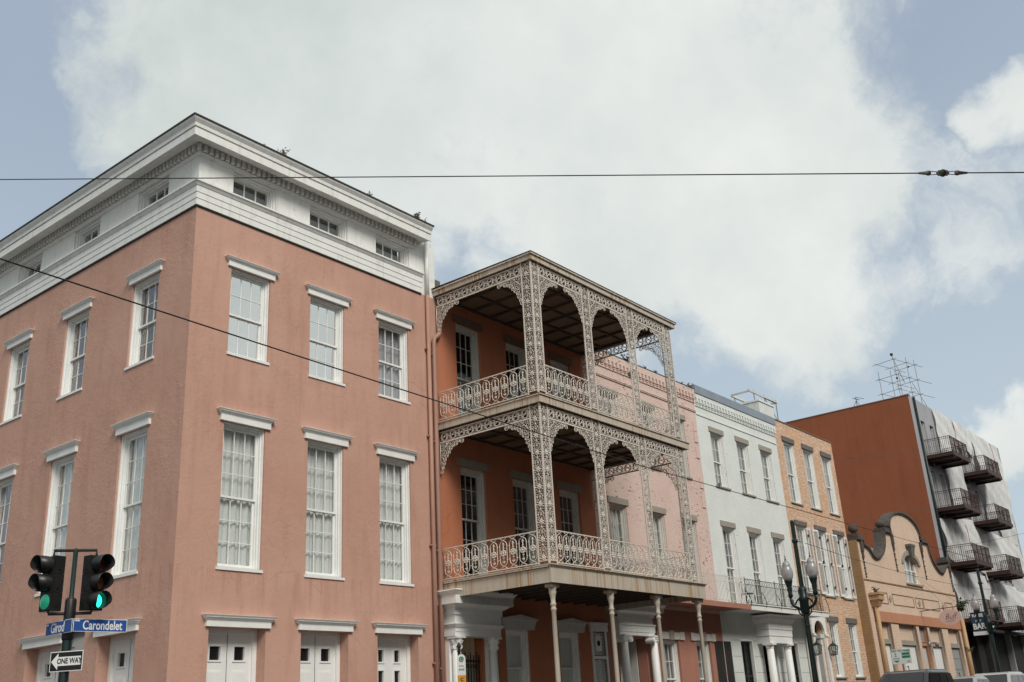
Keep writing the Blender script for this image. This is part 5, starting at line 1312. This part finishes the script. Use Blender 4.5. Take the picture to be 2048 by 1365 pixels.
# ================================================================== TRAFFIC SIGNAL, FOREGROUND LEFT
SXp, SYp = -4.66, -4.98
ts = thing('traffic_signal', 'black corner traffic signal with two three-lens heads', 'traffic signal', (SXp, SYp, .13))
O('pole', MB().lathe([(.16, -.1), (.16, .25), (.1, .3), (.065, .5), (.058, 2.25), (.058, 2.6), (.03, 2.62), (.03, 3.2)], 16).smooth(), 'lamp_green', ts)
O('sleeve', MB().lathe([(.062, 2.1), (.07, 2.12), (.07, 2.58), (.062, 2.6)], 14).smooth(), 'signal_black', ts)
ad = Vector((.80, -.60, 0)); hl = .25
O('crossarm', MB().tube([(-ad.x*hl, -ad.y*hl, 3.12), (-ad.x*hl, -ad.y*hl, 3.2), (ad.x*hl, ad.y*hl, 3.2), (ad.x*hl, ad.y*hl, 3.12)], .02, 8).tube([(-ad.x*hl, -ad.y*hl, 2.46), (-ad.x*hl, -ad.y*hl, 2.42), (ad.x*hl, ad.y*hl, 2.42), (ad.x*hl, ad.y*hl, 2.46)], .02, 8).ball((0, 0, 3.2), .03), 'signal_black', ts)
def head(pos, rz, lenses, skip=()):
    h_ = O('signal_head', MB().box(-.115, .115, -.05, .09, 0, .222).box(-.115, .115, -.05, .09, .226, .448).box(-.115, .115, -.05, .09, .452, .674).box(-.1, .1, -.065, -.05, .01, .665)
           .box(.115, .125, .0, .03, .05, .07).box(.115, .125, .0, .03, .27, .29).box(.115, .125, .0, .03, .5, .52).box(-.125, -.115, .0, .03, .05, .07).box(-.125, -.115, .0, .03, .27, .29).box(-.125, -.115, .0, .03, .5, .52), 'signal_black', ts, pos, (0, 0, rz))
    for k in range(3):
        zc = .112+.226*k
        ln = MB(); nn = 20
        ln.v = [(0, -.095, zc)] + [(.05*math.cos(2*math.pi*i/nn), -.088, zc+.05*math.sin(2*math.pi*i/nn)) for i in range(nn)] + [(.092*math.cos(2*math.pi*i/nn), -.066, zc+.092*math.sin(2*math.pi*i/nn)) for i in range(nn)]
        ln.f = [(0, 1+(i+1) % nn, 1+i) for i in range(nn)] + [(1+i, 1+(i+1) % nn, 1+nn+(i+1) % nn, 1+nn+i) for i in range(nn)]
        ln.sm = True
        O('lens', ln, lenses[k], h_)
        if k in skip: continue
        vz = MB(); L_ = .19
        a0, a1 = -72, 252
        m_ = 18
        for i in range(m_+1):
            a = R(a0+(a1-a0)*i/m_); cut = 1.0 if math.sin(a) > -.2 else 1.0-.45*(-.2-math.sin(a))/.8
            for r_ in (.108, .101):
                vz.v += [(r_*math.cos(a), -.06, zc+r_*math.sin(a)), (r_*math.cos(a), -.06-L_*cut, zc+r_*math.sin(a))]
        for i in range(m_):
            a = i*4; b = a+4
            vz.f += [(a, b, b+1, a+1), (a+2, a+3, b+3, b+2), (a+1, b+1, b+3, a+3)]
        vz.sm = True
        O('visor', vz, 'signal_black', h_)
    return h_
head((-ad.x*hl+.0, -ad.y*hl+.0, 2.45), R(-81), ('lens_green_dim', 'lens_amber', 'lens_red'), skip=(0,))
head((ad.x*hl, ad.y*hl, 2.45), R(5), ('lens_green_lit', 'lens_amber', 'lens_red'))
# street name blades
sn = thing('street_sign', 'blue street name blade reading Carondelet on the signal pole', 'sign', (SXp, SYp, 2.33), R(-8))
def blade(par, w_, h_, mat, x0=0):
    r_ = .02
    bl = O('blade', MB().box(x0, x0+w_, -.066, -.062, 0, h_), 'sign_white', par)
    O('face', MB().box(x0+.008, x0+w_-.008, -.069, -.0665, .008, h_-.008), mat, par)
blade(sn, .68, .155, 'sign_blue', .03)
text_obj('Carondelet', .155, 'sign_white', sn, (.395, -.071, .073), (R(90), 0, 0), ext=.001, bold=.003, sx=.70)
emb = MB()
for k in range(5): emb.box(.05+k*.012, .058+k*.012, -.0715, -.0692, .128, .137+.008*(k % 2))
emb.box(.046, .11, -.0715, -.0692, .122, .128)
O('crest', emb, 'sign_white', sn)
sn2 = thing('street_sign', 'blue street name blade reading Girod behind the signal pole', 'sign', (SXp, SYp, 2.31), R(-90))
blade(sn2, .62, .16, 'sign_blue', -.42)
text_obj('Girod', .17, 'sign_white', sn2, (-.13, -.071, .075), (R(90), 0, 0), ext=.001, bold=.003, sx=.80)
O('crest', MB().box(-.40, -.36, -.0715, -.0692, .12, .14), 'sign_white', sn2)
ow = thing('one_way_sign', 'black and white ONE WAY sign with left arrow on the signal pole', 'sign', (SXp+.03, SYp-.05, 1.86), R(-62))
O('plate', MB().box(-.22, .22, -.066, -.062, 0, .235), 'sign_white', ow)
O('field', MB().box(-.21, .21, -.069, -.0665, .01, .225), 'sign_black', ow)
O('arrow', MB().prism([(-.20, .118), (-.11, .022), (-.11, .066), (.195, .066), (.195, .17), (-.11, .17), (-.11, .214)], -.0715, -.0695), 'sign_white', ow)
text_obj('ONE WAY', .088, 'sign_black', ow, (.045, -.0735, .118), (R(90), 0, 0), ext=.001, bold=.002, sx=.80)
sb = thing('sign_panel', 'grey back of a small sign plate behind the signal pole', 'sign', (SXp, SYp, 2.05), R(-25))
O('plate', MB().box(.02, .20, .06, .064, 0, .29), 'sign_back', sb); O('clamp', MB().box(-.02, .1, .045, .06, .1, .14), 'steel', sb)

# car stop sign
cs = thing('stop_marker', 'narrow yellow and white CAR STOP marker at the kerb', 'sign', (3.69, -4.0, .13))
O('post', MB().lathe([(.03, 0), (.03, 2.16), (.045, 2.18), (.02, 2.22), (.05, 2.26), (.012, 2.34)], 8, (0, .03, 0)).smooth(), 'iron_black', cs)
pl = [(-.08, 0), (.08, 0), (.08, .30)] + [(.08*math.cos(R(k)), .30+.08*math.sin(R(k))) for k in range(15, 180, 15)] + [(-.08, .30)]
fa = R(-38)
pn = O('plate', MB().prism(pl, -.006, .006), 'sign_white', cs, (0, -.02, 1.74), fa)
yp = O('yellow_plate', MB().box(-.08, .08, -.006, .006, -1.0, .002), 'sign_yellow', cs, (0, -.02, 1.738), fa)
em = MB(); ring(em, 0, .29, .04, .011, 16, 4, -.008); em.box(-.018, .022, -.012, -.006, .275, .305)
O('emblem', em, 'sign_green', cs, (0, -.02, 1.74), fa)
ff = Matrix.Rotation(fa, 4, 'Z') @ Vector((0, -.008, 0))
text_obj('RTA', .045, 'sign_red', cs, (ff.x, -.02+ff.y, 1.74+.165), (R(90), 0, fa)); text_obj('STOP', .045, 'sign_green', cs, (ff.x, -.02+ff.y, 1.74+.10), (R(90), 0, fa), bold=.001)
for i, ch in enumerate('CAR STOP'):
    if ch != ' ': text_obj(ch, .085, 'sign_black', cs, (ff.x, -.02+ff.y, 1.66-i*.095), (R(90), 0, fa), bold=.002)
# pay to park sign
ps = thing('parking_sign', 'white and green PAY TO PARK sign on a post by the kerb', 'sign', (28.0, -4.0, .13), R(-80))
O('post', MB().box(-.03, .03, .0, .03, 0, 2.55), 'steel', ps)
O('plate', MB().box(-.34, .34, -.006, -.001, 2.1, 2.62), 'sign_white', ps)
text_obj('PAY TO PARK', .105, 'sign_green', ps, (0, -.009, 2.555), (R(90), 0, 0), bold=.002)
text_obj('2', .16, 'sign_green', ps, (-.2, -.009, 2.42), (R(90), 0, 0), bold=.002); text_obj('HOUR', .07, 'sign_green', ps, (-.19, -.009, 2.29), (R(90), 0, 0))
O('print', MB().box(.02, .30, -.011, -.007, 2.41, 2.49).box(.02, .30, -.011, -.007, 2.30, 2.385).prism([(-.3, 2.22), (-.19, 2.15), (-.08, 2.22)], -.011, -.007).lathe([(.04, 0), (.04, .001)], 10, (.24, -.009, 2.2)), 'sign_green', ps)

# ================================================================== OVERHEAD WIRES
def wire(pts, r, lab, sag=0, n=24):
    P = [Vector(p) for p in pts]; q = []
    for i in range(n+1):
        t = i/n; a = P[0].lerp(P[1], t); a.z -= sag*4*t*(1-t); q.append(a)
    return O('overhead_wire', MB().tube(q, r, 6).smooth(), 'wire_black', label=lab, cat='wire', group='overhead wires')
a, b = Vector((-5.26, -2.65, 9.39)), Vector((1.26, -15.64, 6.94)); dv = (b-a).normalized(); L_ = (b-a).length
t_i = (Vector((1.28, -14.76, 7.28))-a).dot(dv)-.1
wire((a-dv*7, a+dv*(t_i-.28)), .008, 'thin span wire crossing the whole sky left of its insulator')
wire((a+dv*(t_i+.28), a+dv*(L_+9)), .008, 'short end of the span wire right of the insulator')
ins = thing('wire_insulator', 'strain insulator with two clevis ends on the thin span wire', 'insulator', a+dv*t_i)
ins.scale = (.72, .8, .8); ins.rotation_euler = dv.to_track_quat('X', 'Z').to_euler()
O('insulator_body', MB().lathe([(.02, -.05), (.045, -.045), (.06, -.01), (.06, .02), (.045, .045), (.02, .05)], 12).smooth(), 'insulator', ins, (0, 0, 0), (0, R(90), 0))
for sg in (-1, 1):
    O('wire_grip', MB().lathe([(.014, 0), (.018, .02), (.03, .13), (.04, .15), (.04, .19), (.02, .21)], 10).smooth(), 'steel', ins, (sg*.40, 0, 0), (0, R(-90*sg), 0))
    O('clevis', MB().tube([(sg*.05, 0, .022), (sg*.22, 0, .03)], .007, 5).tube([(sg*.05, 0, -.022), (sg*.22, 0, -.03)], .007, 5).ball((sg*.075, 0, 0), .034).box(sg*.06-.02, sg*.06+.02, -.02, .02, -.04, .04), 'steel', ins)
wire(((-16, -7, 6.28), (6, -7, 5.68)), .0095, 'black trolley wire running along the street, near span', sag=.05)
wire(((6, -7, 5.68), (60, -7, 5.9)), .0075, 'black trolley wire running along the street, far span', sag=.05, n=40)
wire(((21, -3.9, 6.0), (52, -1.6, 6.6)), .008, 'thin cable between the lamp and the tall building', sag=.25)
wire(((44, -3.0, 8.2), (95, -12, 18.5)), .008, 'thin cable rising right past the lower balconies', sag=.6)

# ================================================================== WEEDS ON THE ROOFS
def weed(x, y, z, h, lab, seed, n=26, spread=.5, grp='weeds growing on roof edges'):
    h *= .8
    rr = random.Random(seed); t_ = thing('roof_weed', lab, 'plant', (x, y, z), 0, grp)
    st = MB(); lf = MB()
    for k in range(7):
        a = rr.random()*6.28; tilt = rr.uniform(.1, .9)*spread*2; L_ = h*rr.uniform(.5, 1)
        p = Vector((0, 0, 0)); dirv = Vector((math.cos(a)*tilt, math.sin(a)*tilt, 1)).normalized(); pts = [p.copy()]
        for q in range(4):
            p = p+dirv*L_/4; dirv = (dirv+Vector((rr.gauss(0, .12), rr.gauss(0, .12), -.08))).normalized(); pts.append(p.copy())
            for m_ in range(n//8):
                d_ = Vector((rr.gauss(0, 1), rr.gauss(0, 1), rr.gauss(.3, .6))).normalized(); s_ = Vector((rr.gauss(0, 1), rr.gauss(0, 1), rr.gauss(0, 1))).cross(d_).normalized()
                l2 = rr.uniform(.05, .12)*h/.35; w2 = l2*.18
                lf.v += [p, p+d_*l2*.5+s_*w2, p+d_*l2, p+d_*l2*.5-s_*w2]; i0 = len(lf.v)-4; lf.f.append((i0, i0+1, i0+2, i0+3))
        st.tube(pts, .006, 4, r2=.002)
    lf.v = [tuple(v) for v in lf.v]
    O('stem', st, 'stem_brown', t_); O('foliage', lf, 'leaf', t_)
weed(2.0, -.44, 13.82, .36, 'tuft of dark weeds on the corner roof edge, nearest the corner', 1)
weed(1.45, -.44, 13.82, .2, 'tiny dry sprig just left of the first roof tuft', 2)
weed(4.7, -.44, 13.82, .26, 'small weed tuft midway along the corner building roof edge', 3)
weed(5.5, -.44, 13.82, .14, 'low sprig right of the middle roof tuft', 12)
weed(6.5, -.44, 13.82, .34, 'bushy weed at the right end of the corner building roof edge', 4, 40)
weed(6.8, -.44, 13.82, .22, 'second weed at the roof end above the white downpipe', 5)
for k, (x, z, h) in enumerate(((17.2, 12.45, .45), (17.45, 11.95, .4), (19.2, 12.5, .2), (20.2, 12.48, .28), (21.0, 12.48, .18), (21.6, 12.46, .3), (18.5, 12.5, .16))):
    weed(x, -.04, z, h, ('largest fern on the pink brick parapet', 'fern hanging from the corbels of the pink brick house', 'little weed on the pink brick parapet seen through the gallery', 'leafy weed on the pink parapet near the last gallery post', 'short weed on the pink parapet right of the gallery', 'weed where the pink parapet meets the white house', 'faint sprig on the pink parapet behind the ironwork')[k], 20+k, 40, .8)
weed(23.0, -.06, 8.85, .22, 'small green weed under the left sill of the white house', 40, 30, .5)
weed(49.0, YF-.15, 5.35, .9, 'dark creeper clump on the right downpipe of the curved gable building', 41, 90, .8)
weed(35.95, YF-.25, 5.62, .4, 'dark plant on the rain head of the curved gable building', 42, 50, .5)
weed(48.8, YF-.2, 3.2, .5, 'dark creeper low on the right downpipe', 43, 70, .8)

# ================================================================== PARKED CARS
def car(lab, x0, yc, L_, W_c, H_, hood, ws, rearx, paint, kind='suv'):
    """nose towards -x; x0 = front bumper"""
    t_ = thing('parked_car', lab, 'car', (x0, yc, 0), 0, 'cars parked along the kerb')
    wb = .98 if kind == 'suv' else .86
    beltz = .60*H_ if kind != 'sedan' else .64*H_
    prof = [(.05, .32), (0, .5), (.04, beltz-.22), (.2, beltz-.1), (hood, beltz), (L_-.12, beltz), (L_, beltz-.18), (L_-.02, .4), (L_-.1, .3)]
    bdy = MB(); n = len(prof)
    for yy, ins_ in ((-W_c/2, .03), (-W_c/2+.06, 0), (W_c/2-.06, 0), (W_c/2, .03)):
        for x, z in prof: bdy.v.append((x+(ins_ if x < L_/2 else -ins_), yy, z-ins_*.6 if z > .6 else z))
    for s_ in range(3):
        for i in range(n):
            j = (i+1) % n; bdy.f.append((s_*n+i, s_*n+n+i, s_*n+n+j, s_*n+j))
    bdy.f += [tuple(range(n)), tuple(range(4*n-1, 3*n-1, -1))]
    b = O('body', bdy, paint, t_)
    bv = b.modifiers.new('b', 'BEVEL'); bv.width = .05; bv.segments = 3; bv.limit_method = 'ANGLE'
    # greenhouse
    zt = H_; wt = W_c*.78; wbm = W_c*.94
    A_ = [(hood, beltz-.02), (ws, zt-.06), (ws+.25, zt), (rearx-.3, zt), (rearx, zt-.07), (L_-.25 if kind != 'sedan' else L_-.75, beltz-.02)]
    gh = MB(); m = len(A_)
    def wid(z): return wbm+(wt-wbm)*(z-beltz)/(zt-beltz)
    for sg in (-1, 1):
        for x, z in A_: gh.v.append((x, sg*wid(z)/2, z))
    gh.f = [tuple(range(m)), tuple(range(2*m-1, m-1, -1))] + [(i, i+m, (i+1) % m+m, (i+1) % m) for i in range(m)]
    g = O('roof', gh, paint, t_); bv = g.modifiers.new('b', 'BEVEL'); bv.width = .10; bv.segments = 4; bv.limit_method = 'ANGLE'; bv.angle_limit = R(25)
    def on(x, z, sg, off=.012): return (x, sg*(wid(z)/2+off), z)
    # windscreen
    def lerp(p, q, f_): return (p[0]+(q[0]-p[0])*f_, p[1]+(q[1]-p[1])*f_)
    a0, a1 = lerp(A_[0], A_[1], .08), lerp(A_[0], A_[1], .95)
    O('windscreen', MB().quad((a0[0]-.02, wid(a0[1])/2-.13, a0[1]+.012), (a0[0]-.02, -wid(a0[1])/2+.13, a0[1]+.012), (a1[0]-.02, -wid(a1[1])/2+.13, a1[1]+.012), (a1[0]-.02, wid(a1[1])/2-.13, a1[1]+.012)), 'dark_glass', t_)
    c0, c1 = lerp(A_[5], A_[4], .15), lerp(A_[5], A_[4], .92)
    O('rear_window', MB().quad((c0[0]+.02, -wid(c0[1])/2+.1, c0[1]+.01), (c0[0]+.02, wid(c0[1])/2-.1, c0[1]+.01), (c1[0]+.02, wid(c1[1])/2-.1, c1[1]+.01), (c1[0]+.02, -wid(c1[1])/2+.1, c1[1]+.01)), 'dark_glass', t_)
    zb, zu = beltz+.05, zt-.13
    def xat(seg, z): p, q = A_[seg], A_[seg+1]; return p[0]+(q[0]-p[0])*(z-p[1])/(q[1]-p[1])
    fx0, fx1 = xat(0, zb)+.14, xat(0, zu)+.10; rx0, rx1 = xat(4, zb)-.12, xat(4, zu)-.10
    mids = [.0, .42, .74, 1.0] if kind == 'suv' else [0, .5, 1.0]
    for sg in (-1, 1):
        for i in range(len(mids)-1):
            f0, f1 = mids[i]+(.015 if i else 0), mids[i+1]-(.015 if i < len(mids)-2 else 0)
            q = [on(fx0+(rx0-fx0)*f0, zb, sg), on(fx0+(rx0-fx0)*f1, zb, sg), on(fx1+(rx1-fx1)*f1, zu, sg), on(fx1+(rx1-fx1)*f0, zu, sg)]
            if sg > 0: q = q[::-1]
            O('side_window', MB().quad(*q), 'dark_glass', t_)
        mr = O('wing_mirror', MB().lathe([(.01, -.09), (.08, -.08), (.1, 0), (.08, .08), (.01, .09)], 10), paint if kind == 'sedan' else 'car_black', t_, (fx0+.1, sg*(W_c/2+.08), beltz+.07)); mr.scale = (.7, 1.1, 1)
        for x in (.85, L_-.9):
            wh = O('wheel', MB().lathe([(.2, -.11), (.3, -.11), (.33, -.08), (.33, .08), (.3, .11), (.2, .11)], 22).smooth(), 'tyre', t_, (x, sg*(W_c/2-.10), .33), (R(90), 0, 0))
            O('rim', MB().lathe([(.05, -.115), (.2, -.1), (.2, .1), (.05, .115)], 14), 'rim', wh)
        O('headlight', MB().box(.0, .09, sg*(W_c/2-.3)-.16, sg*(W_c/2-.3)+.16, beltz-.34, beltz-.2), 'window_glass', t_)
        O('tail_light', MB().box(L_-.06, L_+.01, sg*(W_c/2-.18)-.1, sg*(W_c/2-.18)+.1, beltz-.4, beltz-.15), 'tail_red', t_)
    O('grille', MB().box(-.012, .03, -.45, .45, .5, beltz-.26), 'iron_black', t_)
    O('antenna', MB().tube([(ws+.5, .0, zt), (ws+.45, 0, zt+.12)], .012, 5).ball((ws+.45, 0, zt+.12), .025), 'iron_black', t_)
    return t_
car('black sport utility vehicle parked at the kerb below the parking sign', 20.9, -5.72, 4.7, 1.86, 1.87, 1.2, 2.05, 4.3, 'car_black')
car('silver sedan parked between the black and the white vehicles', 26.0, -5.8, 4.3, 1.74, 1.66, 1.2, 1.95, 3.3, 'car_silver', 'sedan')
car('cream white crossover parked before the dark shopfront', 30.6, -5.75, 4.6, 1.80, 1.80, 1.15, 2.0, 4.1, 'car_white')
car('dark car at the far right, mostly outside the frame', 36.0, -5.8, 4.5, 1.8, 1.5, 1.2, 1.95, 3.4, 'car_dark', 'sedan')
